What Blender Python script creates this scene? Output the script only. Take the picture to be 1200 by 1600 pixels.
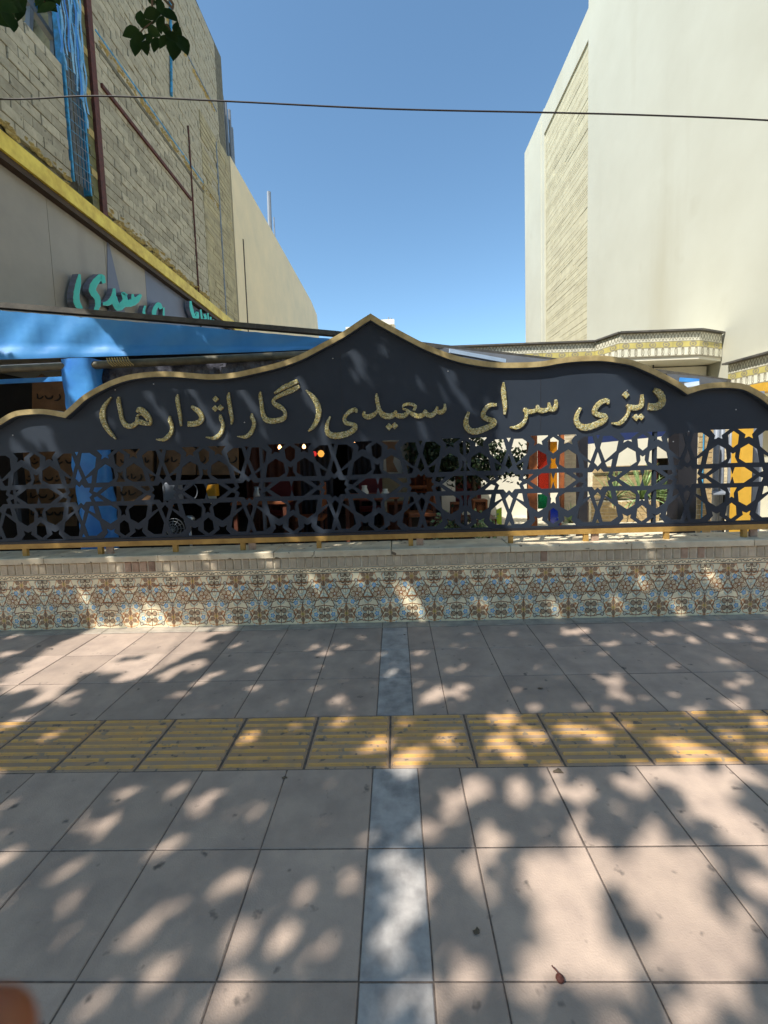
import bpy, bmesh, math, random
import numpy as np
from mathutils import Vector, Matrix
random.seed(7); rng = np.random.default_rng(11)
sc = bpy.context.scene
for o in list(bpy.data.objects): bpy.data.objects.remove(o)

# ------------------------------------------------------------------ camera
F, PT, RL, YW, H = 667.8, .0784, .0322, .0265, 1.4531      # focal px (1600 high), pitch, roll, yaw, eye height
CX, CY = 600., 760.8
cy_, sy_, cp_, sp_ = math.cos(YW), math.sin(YW), math.cos(PT), math.sin(PT)
FW = np.array([-sy_*cp_, cy_*cp_, -sp_]); RT = np.array([cy_, sy_, 0.]); UP = np.cross(RT, FW)
_c, _s = math.cos(RL), math.sin(RL)
RT, UP = _c*RT-_s*UP, _s*RT+_c*UP
CAM = np.array([0, 0, H])
cd = bpy.data.cameras.new('camera'); cam = bpy.data.objects.new('camera', cd); sc.collection.objects.link(cam)
M = Matrix(((RT[0], UP[0], -FW[0], 0), (RT[1], UP[1], -FW[1], 0), (RT[2], UP[2], -FW[2], H), (0, 0, 0, 1)))
cam.matrix_world = M
cd.sensor_fit = 'VERTICAL'; cd.sensor_height = 24; cd.sensor_width = 18
cd.lens = F*24/1600; cd.shift_y = -(800-CY)/1600; cd.clip_start = .01; cd.clip_end = 900
cd.dof.use_dof = True; cd.dof.focus_distance = 4.5; cd.dof.aperture_fstop = 5.0
sc.camera = cam
sc.render.resolution_x, sc.render.resolution_y = 768, 1024

def ray(x, y): return FW+(x-CX)/F*RT-(y-CY)/F*UP
def at(x, y, Y=None, X=None, Z=None):
    "point of the place seen at photo pixel x, y on the plane Y=, X= or Z="
    d = ray(x, y)
    t = Y/d[1] if Y is not None else X/d[0] if X is not None else (Z-H)/d[2]
    return CAM+t*d
def px(p):
    q = np.asarray(p, float)-CAM; z = q@FW
    return CX+F*(q@RT)/z, CY-F*(q@UP)/z, z

# ------------------------------------------------------------------ light
EL = math.radians(52.5); AZ = (-.72, -.694)
SUN = np.array([AZ[0]*math.cos(EL), AZ[1]*math.cos(EL), math.sin(EL)]); SUN /= np.linalg.norm(SUN)
w = bpy.data.worlds.new('World'); sc.world = w; w.use_nodes = True
nt = w.node_tree; bg = nt.nodes['Background']
sky = nt.nodes.new('ShaderNodeTexSky'); sky.sky_type = 'NISHITA'; sky.sun_disc = False
sky.sun_elevation = EL; sky.sun_rotation = math.atan2(SUN[0], SUN[1])
sky.air_density = 1.0; sky.dust_density = .8; sky.ozone_density = 1.6; sky.altitude = 1000
tn = nt.nodes.new('ShaderNodeMix'); tn.data_type = 'RGBA'; tn.blend_type = 'MULTIPLY'; tn.inputs['Factor'].default_value = 1
tn.inputs['B'].default_value = (.80, .96, .93, 1)
nt.links.new(sky.outputs[0], tn.inputs['A']); nt.links.new(tn.outputs['Result'], bg.inputs[0]); bg.inputs[1].default_value = .084
sl = bpy.data.lights.new('sun', 'SUN'); sl.energy = 2.35; sl.angle = math.radians(.53); sl.color = (1, .965, .89)
so = bpy.data.objects.new('sun', sl); sc.collection.objects.link(so)
so.rotation_euler = Vector(-SUN).to_track_quat('-Z', 'Y').to_euler()
sc.view_settings.view_transform = 'Standard'; sc.view_settings.look = 'None'
sc.view_settings.exposure = 1.6; sc.view_settings.gamma = 1; sc.view_settings.use_curve_mapping = False
sc.render.engine = 'CYCLES'
sc.cycles.max_bounces = 7; sc.cycles.diffuse_bounces = 4; sc.cycles.glossy_bounces = 3; sc.cycles.transmission_bounces = 4
sc.cycles.sample_clamp_indirect = 6

# ------------------------------------------------------------------ helpers
def S(r, g, b):
    f = lambda c: (c/255/12.92) if c/255 <= .04045 else ((c/255+.055)/1.055)**2.4
    return (f(r), f(g), f(b))
def tag(o, label=None, cat=None, group=None, kind=None):
    if label: o['label'] = label
    if cat: o['category'] = cat
    if group: o['group'] = group
    if kind: o['kind'] = kind
    return o
def link(o, parent=None):
    sc.collection.objects.link(o)
    if parent is not None:
        o.parent = parent
        pm = Matrix.Translation(world_loc(parent))
        o.location = Vector(o.location)-world_loc(parent)
    return o
def world_loc(o):
    v = Vector(o.location)
    while o.parent is not None:
        o = o.parent; v = v+Vector(o.location)
    return v
def empty(name, loc=(0, 0, 0), label=None, cat=None, group=None, kind=None):
    o = bpy.data.objects.new(name, None); o.location = loc; o.empty_display_size = .1
    sc.collection.objects.link(o); return tag(o, label, cat, group, kind)
def inst(name, me, loc=(0, 0, 0), parent=None, rot=(0, 0, 0), scale=(1, 1, 1)):
    o = bpy.data.objects.new(name, me); o.location = loc; o.rotation_euler = rot; o.scale = scale
    return link(o, parent)

class MB:
    def __init__(s): s.v = []; s.f = []; s.m = []
    def add(s, vs, fs, m=0):
        n = len(s.v); s.v += [tuple(map(float, p)) for p in vs]; s.f += [tuple(i+n for i in f) for f in fs]; s.m += [m]*len(fs); return s
    def box(s, a, b, m=0, bev=0):
        x0, y0, z0 = a; x1, y1, z1 = b
        if x0 > x1: x0, x1 = x1, x0
        if y0 > y1: y0, y1 = y1, y0
        if z0 > z1: z0, z1 = z1, z0
        return s.add([(x0,y0,z0),(x1,y0,z0),(x1,y1,z0),(x0,y1,z0),(x0,y0,z1),(x1,y0,z1),(x1,y1,z1),(x0,y1,z1)],
            [(0,3,2,1),(4,5,6,7),(0,1,5,4),(1,2,6,5),(2,3,7,6),(3,0,4,7)], m)
    def slab(s, a, b, bev=.004, m=0):
        "box with a bevelled top rim"
        x0,y0,z0=a; x1,y1,z1=b; e=bev
        V=[(x0,y0,z0),(x1,y0,z0),(x1,y1,z0),(x0,y1,z0),(x0,y0,z1-e),(x1,y0,z1-e),(x1,y1,z1-e),(x0,y1,z1-e),(x0+e,y0+e,z1),(x1-e,y0+e,z1),(x1-e,y1-e,z1),(x0+e,y1-e,z1)]
        Fc=[(0,3,2,1),(8,9,10,11)]
        for i in range(4):
            j=(i+1)%4; Fc+=[(i,j,4+j,4+i),(4+i,4+j,8+j,8+i)]
        return s.add(V,Fc,m)
    def bar(s, p, q, wd, hg=None, m=0, upv=(0,0,1)):
        "box beam from p to q"
        hg = wd if hg is None else hg
        p=Vector(p); q=Vector(q); d=(q-p).normalized(); u=Vector(upv)
        if abs(d.dot(u))>.95: u=Vector((1,0,0))
        a=d.cross(u).normalized()*wd/2; b=a.cross(d).normalized()*hg/2
        V=[p-a-b,p+a-b,p+a+b,p-a+b,q-a-b,q+a-b,q+a+b,q-a+b]
        return s.add(V,[(3,2,1,0),(4,5,6,7),(0,1,5,4),(1,2,6,5),(2,3,7,6),(3,0,4,7)],m)
    def tube(s, pts, r, n=8, m=0, cap=True):
        pts=[Vector(p) for p in pts]; rs=r if isinstance(r,(list,tuple)) else [r]*len(pts)
        base=len(s.v); prev=None; V=[]; Fc=[]
        for i,p in enumerate(pts):
            d=(pts[min(i+1,len(pts)-1)]-pts[max(i-1,0)]).normalized()
            if prev is None:
                u=Vector((0,0,1)) if abs(d.z)<.9 else Vector((1,0,0)); a=d.cross(u).normalized()
            else: a=(prev-d*prev.dot(d)).normalized()
            prev=a; b=d.cross(a)
            for k in range(n):
                t=2*math.pi*k/n; V.append(p+(a*math.cos(t)+b*math.sin(t))*rs[i])
        for i in range(len(pts)-1):
            for k in range(n):
                Fc.append((i*n+k,i*n+(k+1)%n,(i+1)*n+(k+1)%n,(i+1)*n+k))
        if cap: Fc+=[tuple(range(n-1,-1,-1)),tuple((len(pts)-1)*n+k for k in range(n))]
        return s.add(V,Fc,m)
    def prism(s, poly, vec, m=0):
        "closed planar polygon swept by vec"
        n=len(poly); vec=Vector(vec); P=[Vector(p) for p in poly]
        return s.add(P+[p+vec for p in P],[tuple(range(n-1,-1,-1)),tuple(range(n,2*n))]+[(i,(i+1)%n,n+(i+1)%n,n+i) for i in range(n)],m)
    def lathe(s, prof, c=(0,0,0), n=20, m=0):
        V=[];Fc=[]
        for r,z in prof:
            for k in range(n): V.append((c[0]+r*math.cos(6.2832*k/n),c[1]+r*math.sin(6.2832*k/n),c[2]+z))
        for i in range(len(prof)-1):
            for k in range(n): Fc.append((i*n+k,i*n+(k+1)%n,(i+1)*n+(k+1)%n,(i+1)*n+k))
        return s.add(V,Fc,m)
    def mesh(s, name, mats, smooth=False, origin=None):
        me=bpy.data.meshes.new(name); V=s.v
        if origin is not None:
            ox,oy,oz=origin; V=[(a-ox,b-oy,c-oz) for a,b,c in V]
        me.from_pydata(V,[],s.f)
        for m in (mats if isinstance(mats,(list,tuple)) else [mats]): me.materials.append(m)
        if any(s.m): me.polygons.foreach_set('material_index',s.m)
        if smooth: me.polygons.foreach_set('use_smooth',[True]*len(s.f))
        me.update(); return me
    def obj(s, name, mats, parent=None, smooth=False, fix=True):
        V=np.array(s.v); c=(V.min(0)+V.max(0))/2; c[2]=V[:,2].min()
        me=s.mesh(name,mats,smooth,origin=c)
        if fix:
            bm=bmesh.new(); bm.from_mesh(me); bmesh.ops.recalc_face_normals(bm,faces=bm.faces); bm.to_mesh(me); bm.free()
        return inst(name,me,tuple(c),parent)

def catmull(P, k=6):
    P=[np.array(p,float) for p in P]; P=[2*P[0]-P[1]]+P+[2*P[-1]-P[-2]]; out=[]
    for i in range(1,len(P)-2):
        for j in range(k):
            t=j/k; a,b,c,d=P[i-1],P[i],P[i+1],P[i+2]
            out.append(.5*((2*b)+(-a+c)*t+(2*a-5*b+4*c-d)*t*t+(-a+3*b-3*c+d)*t**3))
    out.append(P[-2]); return out

# ------------------------------------------------------------------ materials
def mat(name, col, rough=.7, var=.12, scale=6., bump=.15, bscale=60., metal=0., col2=None, spots=None, objvar=0., spec=.5, streak=None, wr=None):
    m=bpy.data.materials.new(name); m.use_nodes=True; N=m.node_tree.nodes; L=m.node_tree.links
    b=N['Principled BSDF']; b.inputs['Roughness'].default_value=rough; b.inputs['Metallic'].default_value=metal
    b.inputs['Specular IOR Level'].default_value=spec
    tc=N.new('ShaderNodeTexCoord'); geo=N.new('ShaderNodeNewGeometry')
    nz=N.new('ShaderNodeTexNoise'); nz.inputs['Scale'].default_value=scale; nz.inputs['Detail'].default_value=6; nz.inputs['Roughness'].default_value=.6
    L.new(geo.outputs['Position'],nz.inputs['Vector'])
    mx=N.new('ShaderNodeMix'); mx.data_type='RGBA'
    c2=col2 if col2 else tuple(c*(1-var*2) for c in col)
    mx.inputs['A'].default_value=(*[min(1,c*(1+(var if not col2 else 0))) for c in col],1); mx.inputs['B'].default_value=(*c2,1)
    rp=N.new('ShaderNodeMapRange'); rp.inputs['From Min'].default_value=.35; rp.inputs['From Max'].default_value=.68
    L.new(nz.outputs['Fac'],rp.inputs['Value']); L.new(rp.outputs['Result'],mx.inputs['Factor'])
    out=mx.outputs['Result']
    if spots:      # (colour, scale, threshold, softness)
        sc_,ss,th,sf=spots
        n2=N.new('ShaderNodeTexNoise'); n2.inputs['Scale'].default_value=ss; n2.inputs['Detail'].default_value=3; n2.inputs['Distortion'].default_value=.1
        L.new(geo.outputs['Position'],n2.inputs['Vector'])
        r2=N.new('ShaderNodeMapRange'); r2.inputs['From Min'].default_value=th; r2.inputs['From Max'].default_value=th+sf
        L.new(n2.outputs['Fac'],r2.inputs['Value'])
        m2=N.new('ShaderNodeMix'); m2.data_type='RGBA'; m2.inputs['B'].default_value=(*sc_,1)
        L.new(r2.outputs['Result'],m2.inputs['Factor']); L.new(out,m2.inputs['A']); out=m2.outputs['Result']
    if streak:     # (colour, scale vector, threshold)
        sc_,sv,th=streak
        mp=N.new('ShaderNodeMapping'); mp.inputs['Scale'].default_value=sv; L.new(geo.outputs['Position'],mp.inputs['Vector'])
        n3=N.new('ShaderNodeTexNoise'); n3.inputs['Scale'].default_value=1; n3.inputs['Detail'].default_value=5; L.new(mp.outputs[0],n3.inputs['Vector'])
        r3=N.new('ShaderNodeMapRange'); r3.inputs['From Min'].default_value=th; r3.inputs['From Max'].default_value=th+.18; r3.inputs['To Max'].default_value=.7
        L.new(n3.outputs['Fac'],r3.inputs['Value'])
        m3=N.new('ShaderNodeMix'); m3.data_type='RGBA'; m3.inputs['B'].default_value=(*sc_,1)
        L.new(r3.outputs['Result'],m3.inputs['Factor']); L.new(out,m3.inputs['A']); out=m3.outputs['Result']
    if objvar:
        oi=N.new('ShaderNodeObjectInfo'); hs=N.new('ShaderNodeHueSaturation')
        r4=N.new('ShaderNodeMapRange'); r4.inputs['To Min'].default_value=1-objvar; r4.inputs['To Max'].default_value=1+objvar
        L.new(oi.outputs['Random'],r4.inputs['Value']); L.new(r4.outputs['Result'],hs.inputs['Value']); L.new(out,hs.inputs['Color']); out=hs.outputs['Color']
    L.new(out,b.inputs['Base Color'])
    if wr:
        r5=N.new('ShaderNodeMapRange'); r5.inputs['To Min'].default_value=wr[0]; r5.inputs['To Max'].default_value=wr[1]
        L.new(nz.outputs['Fac'],r5.inputs['Value']); L.new(r5.outputs['Result'],b.inputs['Roughness'])
    if bump:
        nb=N.new('ShaderNodeTexNoise'); nb.inputs['Scale'].default_value=bscale; nb.inputs['Detail'].default_value=5
        L.new(geo.outputs['Position'],nb.inputs['Vector'])
        bp=N.new('ShaderNodeBump'); bp.inputs['Strength'].default_value=bump; bp.inputs['Distance'].default_value=.01
        L.new(nb.outputs['Fac'],bp.inputs['Height']); L.new(bp.outputs[0],b.inputs['Normal'])
    return m
def attrmat(name, rough=.25, bump=.05, tint=1.):
    m=bpy.data.materials.new(name); m.use_nodes=True; N=m.node_tree.nodes; L=m.node_tree.links; b=N['Principled BSDF']
    a=N.new('ShaderNodeAttribute'); a.attribute_name='Col'; geo=N.new('ShaderNodeNewGeometry')
    nz=N.new('ShaderNodeTexNoise'); nz.inputs['Scale'].default_value=9; nz.inputs['Detail'].default_value=6; L.new(geo.outputs['Position'],nz.inputs['Vector'])
    hs=N.new('ShaderNodeHueSaturation'); r=N.new('ShaderNodeMapRange'); r.inputs['From Min'].default_value=.3; r.inputs['From Max'].default_value=.7; r.inputs['To Min'].default_value=.8*tint; r.inputs['To Max'].default_value=1.08*tint
    L.new(nz.outputs['Fac'],r.inputs['Value']); L.new(r.outputs[0],hs.inputs['Value']); L.new(a.outputs['Color'],hs.inputs['Color']); L.new(hs.outputs[0],b.inputs['Base Color'])
    b.inputs['Roughness'].default_value=rough; return m
def emit(name,col,st):
    m=bpy.data.materials.new(name); m.use_nodes=True; b=m.node_tree.nodes['Principled BSDF']
    b.inputs['Base Color'].default_value=(*col,1); b.inputs['Emission Color'].default_value=(*col,1); b.inputs['Emission Strength'].default_value=st; return m

m_slab=mat('concrete_paving',S(180,158,141),.82,.07,5,.25,180,col2=S(156,137,124),spots=(S(98,88,81),14.,.655,.1),objvar=.12)
m_marble=mat('worn_marble',S(180,173,167),.55,.1,9,.1,70,col2=S(132,127,124),spots=(S(112,108,106),6,.6,.2),objvar=.05)
m_bed=mat('joint_sand',S(108,94,84),.95,.2,30,.4,200)
m_ypaint=mat('worn_yellow_paint',S(222,170,92),.6,.1,14,.15,120,col2=S(196,156,106),spots=(S(160,138,110),18,.60,.06),objvar=.05)
m_ybase=mat('tactile_slab_ochre',S(184,144,102),.75,.1,2.6,.2,150,col2=S(150,134,120),spots=(S(112,100,90),20,.62,.05),objvar=.1)
m_kerb=mat('pale_limestone',S(184,170,152),.7,.1,8,.15,90,col2=S(140,130,118))
m_cap=mat('travertine_coping',S(224,210,180),.6,.1,6,.2,60,col2=S(192,176,148),spots=(S(100,88,70),16,.66,.04),objvar=.05)
m_brick=mat('buff_facing_brick',S(204,188,160),.85,.15,14,.4,90,col2=S(184,166,142),objvar=.16)
m_brick2=mat('red_facing_brick',S(188,158,134),.85,.15,14,.4,90,col2=S(146,118,98),objvar=.12)
m_mortar=mat('mortar',S(222,212,188),.9,.12,20,.3,120)
m_black=mat('satin_black_paint',S(44,52,63),.5,.06,3,.04,300,col2=S(38,46,57),spec=.3,wr=(.48,.6))
m_gold=mat('brushed_gold',S(196,174,124),.45,.1,12,.06,80,metal=.35,col2=S(156,136,92))
m_rail=mat('gold_painted_steel',S(190,150,80),.5,.1,10,.06,80,metal=.2,col2=S(160,122,62))
m_bluetarp=mat('blue_tarpaulin',S(84,158,222),.42,.08,2.2,.35,5,col2=S(66,142,214),spec=.5)
m_bluetarp2=mat('blue_column_wrap',S(70,150,220),.45,.1,3,.5,7,col2=S(44,116,200))
m_gutter=mat('grey_gutter',S(96,92,86),.6,.15,8,.1,60,col2=S(66,64,62))
m_pipe=mat('painted_pipe',S(110,104,84),.45,.12,10,.1,60,col2=S(80,76,62))
m_plastic=mat('black_plastic_sheet',S(110,112,124),.25,.3,9,1.,14,col2=S(40,40,50))
m_block=mat('grey_concrete_block',S(186,176,154),.92,.12,7,.7,40,col2=S(162,152,132),objvar=.2,spots=(S(118,112,98),9,.62,.08))
m_blockmortar=mat('block_mortar',S(116,110,94),.95,.2,12,.5,60)
m_oldwall=mat('old_coursed_wall',S(190,176,140),.92,.15,3,.6,30,col2=S(160,148,120),streak=(S(128,118,98),(6,.5,14),.52))
m_foam=mat('yellow_mortar_spill',S(196,172,112),.9,.2,14,.8,30,col2=S(150,132,90))
m_ytrim=mat('yellow_fascia_paint',S(248,220,88),.5,.06,4,.05,60,col2=S(206,170,52))
m_brown=mat('brown_soffit',S(70,52,36),.7,.1,5,.1,60)
m_cement=mat('grey_cladding',S(164,154,142),.55,.05,1.2,.05,60,col2=S(150,142,131),streak=(S(138,130,120),(2,1.2,.2),.55))
m_cement2=mat('bluegrey_cladding_and_shade',S(116,118,134),.5,.05,1.2,.04,60,col2=S(108,110,126))
m_turq=mat('turquoise_acrylic',S(52,190,168),.35,.03,6,0,60)
m_lside=mat('letter_return',S(126,126,138),.6,.1,10,.05,60)
m_rust=mat('red_oxide_steel',S(104,52,38),.7,.15,14,.3,60,col2=S(70,38,30))
m_bluesteel=mat('blue_painted_steel',S(60,160,214),.5,.12,12,.1,60,col2=S(60,110,130))
m_olive=mat('olive_steel',S(120,116,70),.65,.12,8,.2,60,col2=S(84,82,54))
m_rebar=mat('grey_steel_rods',S(130,136,142),.55,.15,12,.2,60)
m_tarpw=mat('white_blue_sheeting',S(196,206,206),.6,.1,.9,.6,5,col2=S(40,110,190))
m_beige=mat('beige_render',S(240,218,180),.85,.04,.8,.1,40,col2=S(226,208,174))
m_cream=mat('cream_plaster',S(198,196,180),.85,.03,.5,.12,30,col2=S(190,187,170),spots=(S(186,182,164),1.1,.66,.2),streak=(S(180,174,152),(.8,.8,.12),.56))
m_recess=mat('rough_brick_infill',S(204,196,166),.9,.12,3,.4,40,col2=S(186,178,150),streak=(S(168,158,132),(3,.4,12),.55))
m_white=mat('white_plaster',S(222,216,198),.8,.04,1.5,.1,40)
m_wire=mat('black_cable',S(36,26,26),.6,.1,10,0,60)
m_leaf=mat('dark_green_leaf',S(40,62,28),.75,.2,20,.1,60,col2=S(30,56,28),objvar=.15,spec=.15)
m_leaf2=mat('canopy_leaf',S(60,84,34),.6,.2,3,0,60,col2=S(38,60,26),spec=.2)
m_bark=mat('grey_bark',S(96,82,66),.9,.2,10,.8,30)
m_agave=mat('pale_green_blade',S(152,172,116),.55,.2,12,.1,60,col2=S(84,118,66),objvar=.15)
_N=m_leaf2.node_tree.nodes; _L=m_leaf2.node_tree.links; _t=_N.new('ShaderNodeBsdfTranslucent'); _t.inputs[0].default_value=(*S(120,150,60),1)
_m=_N.new('ShaderNodeMixShader'); _m.inputs[0].default_value=.65; _L.new(_N['Principled BSDF'].outputs[0],_m.inputs[1]); _L.new(_t.outputs[0],_m.inputs[2]); _L.new(_m.outputs[0],_N['Material Output'].inputs[0])
m_bush=mat('courtyard_leaf',S(42,62,26),.55,.25,8,0,60,col2=S(22,38,18))
m_floor=mat('pale_courtyard_paving',S(214,204,180),.8,.06,3,.15,60,col2=S(176,166,146))
m_ybrick=mat('buff_brick',S(196,172,128),.85,.12,10,.4,60,col2=S(172,146,104),objvar=.12)
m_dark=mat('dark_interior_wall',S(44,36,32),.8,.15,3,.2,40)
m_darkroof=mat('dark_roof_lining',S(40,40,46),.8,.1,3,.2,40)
m_darkpost=mat('dark_painted_post',S(34,34,40),.5,.1,5,.05,60)
m_board=mat('brown_menu_board',S(140,106,72),.6,.12,5,.2,60,col2=S(104,78,52))
m_ink=mat('black_script',S(22,18,16),.6,0,5,0,60)
m_orange=mat('orange_wood',S(164,92,46),.6,.12,10,.2,60,col2=S(124,66,34))
m_wood=mat('dark_wood',S(92,48,30),.6,.15,8,.2,60)
m_greybox=mat('grey_enclosure',S(130,136,146),.5,.05,6,.05,60)
m_chrome=mat('bare_metal',S(170,172,174),.3,.05,8,.05,60,metal=.7)
m_ycol=mat('yellow_painted_column',S(222,172,62),.5,.06,5,.05,60,col2=S(204,156,52))
m_red=mat('red_upholstery',S(104,28,32),.6,.1,8,.1,60)
m_ygreen=mat('yellow_green_board',S(176,200,40),.5,.05,8,.05,60)
m_skin=mat('skin',S(138,80,44),.5,.05,30,.05,200,col2=S(104,60,36)); m_skin.node_tree.nodes['Principled BSDF'].inputs['Subsurface Weight'].default_value=.15
m_nail=mat('fingernail',S(226,170,150),.3,0,30,0,200)
def glass(name,col):
    m=bpy.data.materials.new(name); m.use_nodes=True; b=m.node_tree.nodes['Principled BSDF']
    b.inputs['Base Color'].default_value=(*col,1); b.inputs['Roughness'].default_value=.15; b.inputs['Transmission Weight'].default_value=.5; b.inputs['Coat Weight'].default_value=.3; return m
g_red,g_amb,g_grn,g_blu=glass('red_glass',S(160,44,30)),glass('amber_glass',S(206,136,30)),glass('green_glass',S(16,96,60)),glass('blue_glass',S(20,50,170))

# gold and stone mosaic for the lettering
def mosaic():
    m=bpy.data.materials.new('gold_mosaic'); m.use_nodes=True; N=m.node_tree.nodes; L=m.node_tree.links; b=N['Principled BSDF']
    g=N.new('ShaderNodeNewGeometry'); v=N.new('ShaderNodeTexVoronoi'); v.inputs['Scale'].default_value=95; L.new(g.outputs['Position'],v.inputs['Vector'])
    sp=N.new('ShaderNodeSeparateColor'); L.new(v.outputs['Color'],sp.inputs[0])
    cr=N.new('ShaderNodeValToRGB'); e=cr.color_ramp; e.interpolation='CONSTANT'
    for i,(p,c) in enumerate([(0,S(140,130,78)),(.14,S(206,196,142)),(.42,S(226,218,178)),(.6,S(196,178,108)),(.82,S(186,188,158)),(.93,S(206,172,100))]):
        el=e.elements[i] if i<2 else e.elements.new(p); el.position=p; el.color=(*c,1)
    L.new(sp.outputs[0],cr.inputs[0])
    v2=N.new('ShaderNodeTexVoronoi'); v2.feature='DISTANCE_TO_EDGE'; v2.inputs['Scale'].default_value=95; L.new(g.outputs['Position'],v2.inputs['Vector'])
    r=N.new('ShaderNodeMapRange'); r.inputs['From Min'].default_value=.02; r.inputs['From Max'].default_value=.1; L.new(v2.outputs['Distance'],r.inputs['Value'])
    mx=N.new('ShaderNodeMix'); mx.data_type='RGBA'; mx.inputs['A'].default_value=(*S(112,106,64),1); L.new(r.outputs[0],mx.inputs['Factor']); L.new(cr.outputs[0],mx.inputs['B']); L.new(mx.outputs['Result'],b.inputs['Base Color'])
    bp=N.new('ShaderNodeBump'); bp.inputs['Strength'].default_value=.8; bp.inputs['Distance'].default_value=.004; L.new(r.outputs[0],bp.inputs['Height']); L.new(bp.outputs[0],b.inputs['Normal'])
    b.inputs['Roughness'].default_value=.35; b.inputs['Metallic'].default_value=0; return m
m_mosaic=mosaic()

def colorgrid(name, x0, x1, z0, z1, nx, nz, fn, material):
    "vertical sheet in the XZ plane (front at y=0) carrying a printed pattern, fn(X,Z)->rgb"
    gx=np.linspace(x0,x1,nx+1); gz=np.linspace(z0,z1,nz+1); X,Z=np.meshgrid(gx,gz)
    col=fn(X,Z).reshape(-1,3)
    cx,cz=(x0+x1)/2,z0
    V=np.stack([X.ravel()-cx,np.zeros(X.size),Z.ravel()-cz],1)
    i=np.arange(nx)[None,:]+(nx+1)*np.arange(nz)[:,None]; i=i.ravel()
    Fc=np.stack([i,i+1,i+nx+2,i+nx+1],1)
    n=len(V); w_,h_=x1-x0,z1-z0
    V2=np.array([(-w_/2,0,0),(w_/2,0,0),(w_/2,.012,0),(-w_/2,.012,0),(-w_/2,0,h_),(w_/2,0,h_),(w_/2,.012,h_),(-w_/2,.012,h_)])
    F2=np.array([(0,3,2,1),(4,5,6,7),(1,2,6,5),(3,0,4,7)])+n
    me=bpy.data.meshes.new(name); me.from_pydata(np.vstack([V,V2]).tolist(),[],np.vstack([Fc,F2]).tolist()); me.materials.append(material)
    ca=me.color_attributes.new('Col','FLOAT_COLOR','POINT'); c4=np.ones((n+8,4),np.float32); c4[:n,:3]=col; c4[n:,:3]=.3
    ca.data.foreach_set('color',c4.ravel()); me.update(); return me
def seg(X,Z,a,b):
    ax,az=a; bx,bz=b; dx,dz=bx-ax,bz-az; t=np.clip(((X-ax)*dx+(Z-az)*dz)/(dx*dx+dz*dz+1e-9),0,1)
    return np.hypot(X-ax-t*dx,Z-az-t*dz)

# ================================================================== SETTING: ground and pavement
X0=-.1424; Y0=1.069; T=.4
g=MB(); g.add([(-400,-400,-.04),(400,-400,-.04),(400,400,-.04),(-400,400,-.04)],[(0,1,2,3)]); o=g.obj('ground',mat('street_ground',S(176,160,138),.9,.1,2,.2,40),fix=False); tag(o,kind='structure')
WY=3.575        # face of the low wall
pav=empty('pavement',(0,2,0),kind='structure')
bed=MB(); bed.box((-6,-2.2,-.035),(6,WY+.02,-.003)); bed.obj('mortar_bed',m_bed,pav)
cols=[]
x=X0
for i in range(12): cols.append((x-T*(i+1),x-T*i))
cols=cols[::-1]; cols.append((X0,X0+.207)); cols.append((X0+.207,X0+.397))
x=X0+.397
for i in range(11): cols.append((x+T*i,x+T*(i+1)))
rows=[(Y0+.4*k,Y0+.4*(k+1)) for k in range(-6,6) if k!=2]
jn=.002
smesh={}
for (ya,yb) in rows:
    for ci,(xa,xb) in enumerate(cols):
        wk=round(xb-xa,3); mar=(ci==12)
        for var_ in (random.randrange(3),):
            key=(wk,mar,var_)
            if key not in smesh:
                b=MB(); b.slab((-wk/2+jn,-.2+jn,-.03),(wk/2-jn,.2-jn,0),.0035); smesh[key]=b.mesh('slab',m_marble if mar else m_slab)
            s=inst('marble_slab' if mar else 'paving_slab',smesh[key],((xa+xb)/2,(ya+yb)/2,random.uniform(-.0014,.0014)),pav,rot=(random.uniform(-.002,.002),random.uniform(-.002,.002),0))
# limestone strip at the wall foot
for xa,xb in cols:
    wk=round(xb-xa,3); key=('k',wk)
    if key not in smesh:
        b=MB(); b.slab((-wk/2+.002,0,-.03),(wk/2-.002,.1,.004),.003); smesh[key]=b.mesh('kerb',m_kerb)
    inst('kerb_slab',smesh[key],((xa+xb)/2,Y0+2.4+.004,0),pav)
# tactile strip
b=MB(); b.slab((-.197,-.198,-.03),(.197,.198,.0),.005); tb=b.mesh('tactile',m_ybase)
b=MB()
hw=.186; e=.006
b.add([(-hw,-.0095,-.001),(hw,-.0095,-.001),(hw,.0095,-.001),(-hw,.0095,-.001),(-hw+e,-.0095+.0035,.008),(hw-e,-.0095+.0035,.008),(hw-e,.0085-.0035,.008),(-hw+e,.0085-.0035,.008)],
      [(4,5,6,7),(0,1,5,4),(1,2,6,5),(2,3,7,6),(3,0,4,7)]); rb=b.mesh('rib',m_ypaint)
for i in range(-9,9):
    xx=X0+.0785+.403*(i)+.2015
    t=inst('tactile_slab',tb,(xx,Y0+1.0,random.uniform(0,.002)),pav)
    for k in range(8): inst('raised_bar',rb,(xx,Y0+.8+.025+k*.05,t.location.z+pav.location.z),t)

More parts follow.
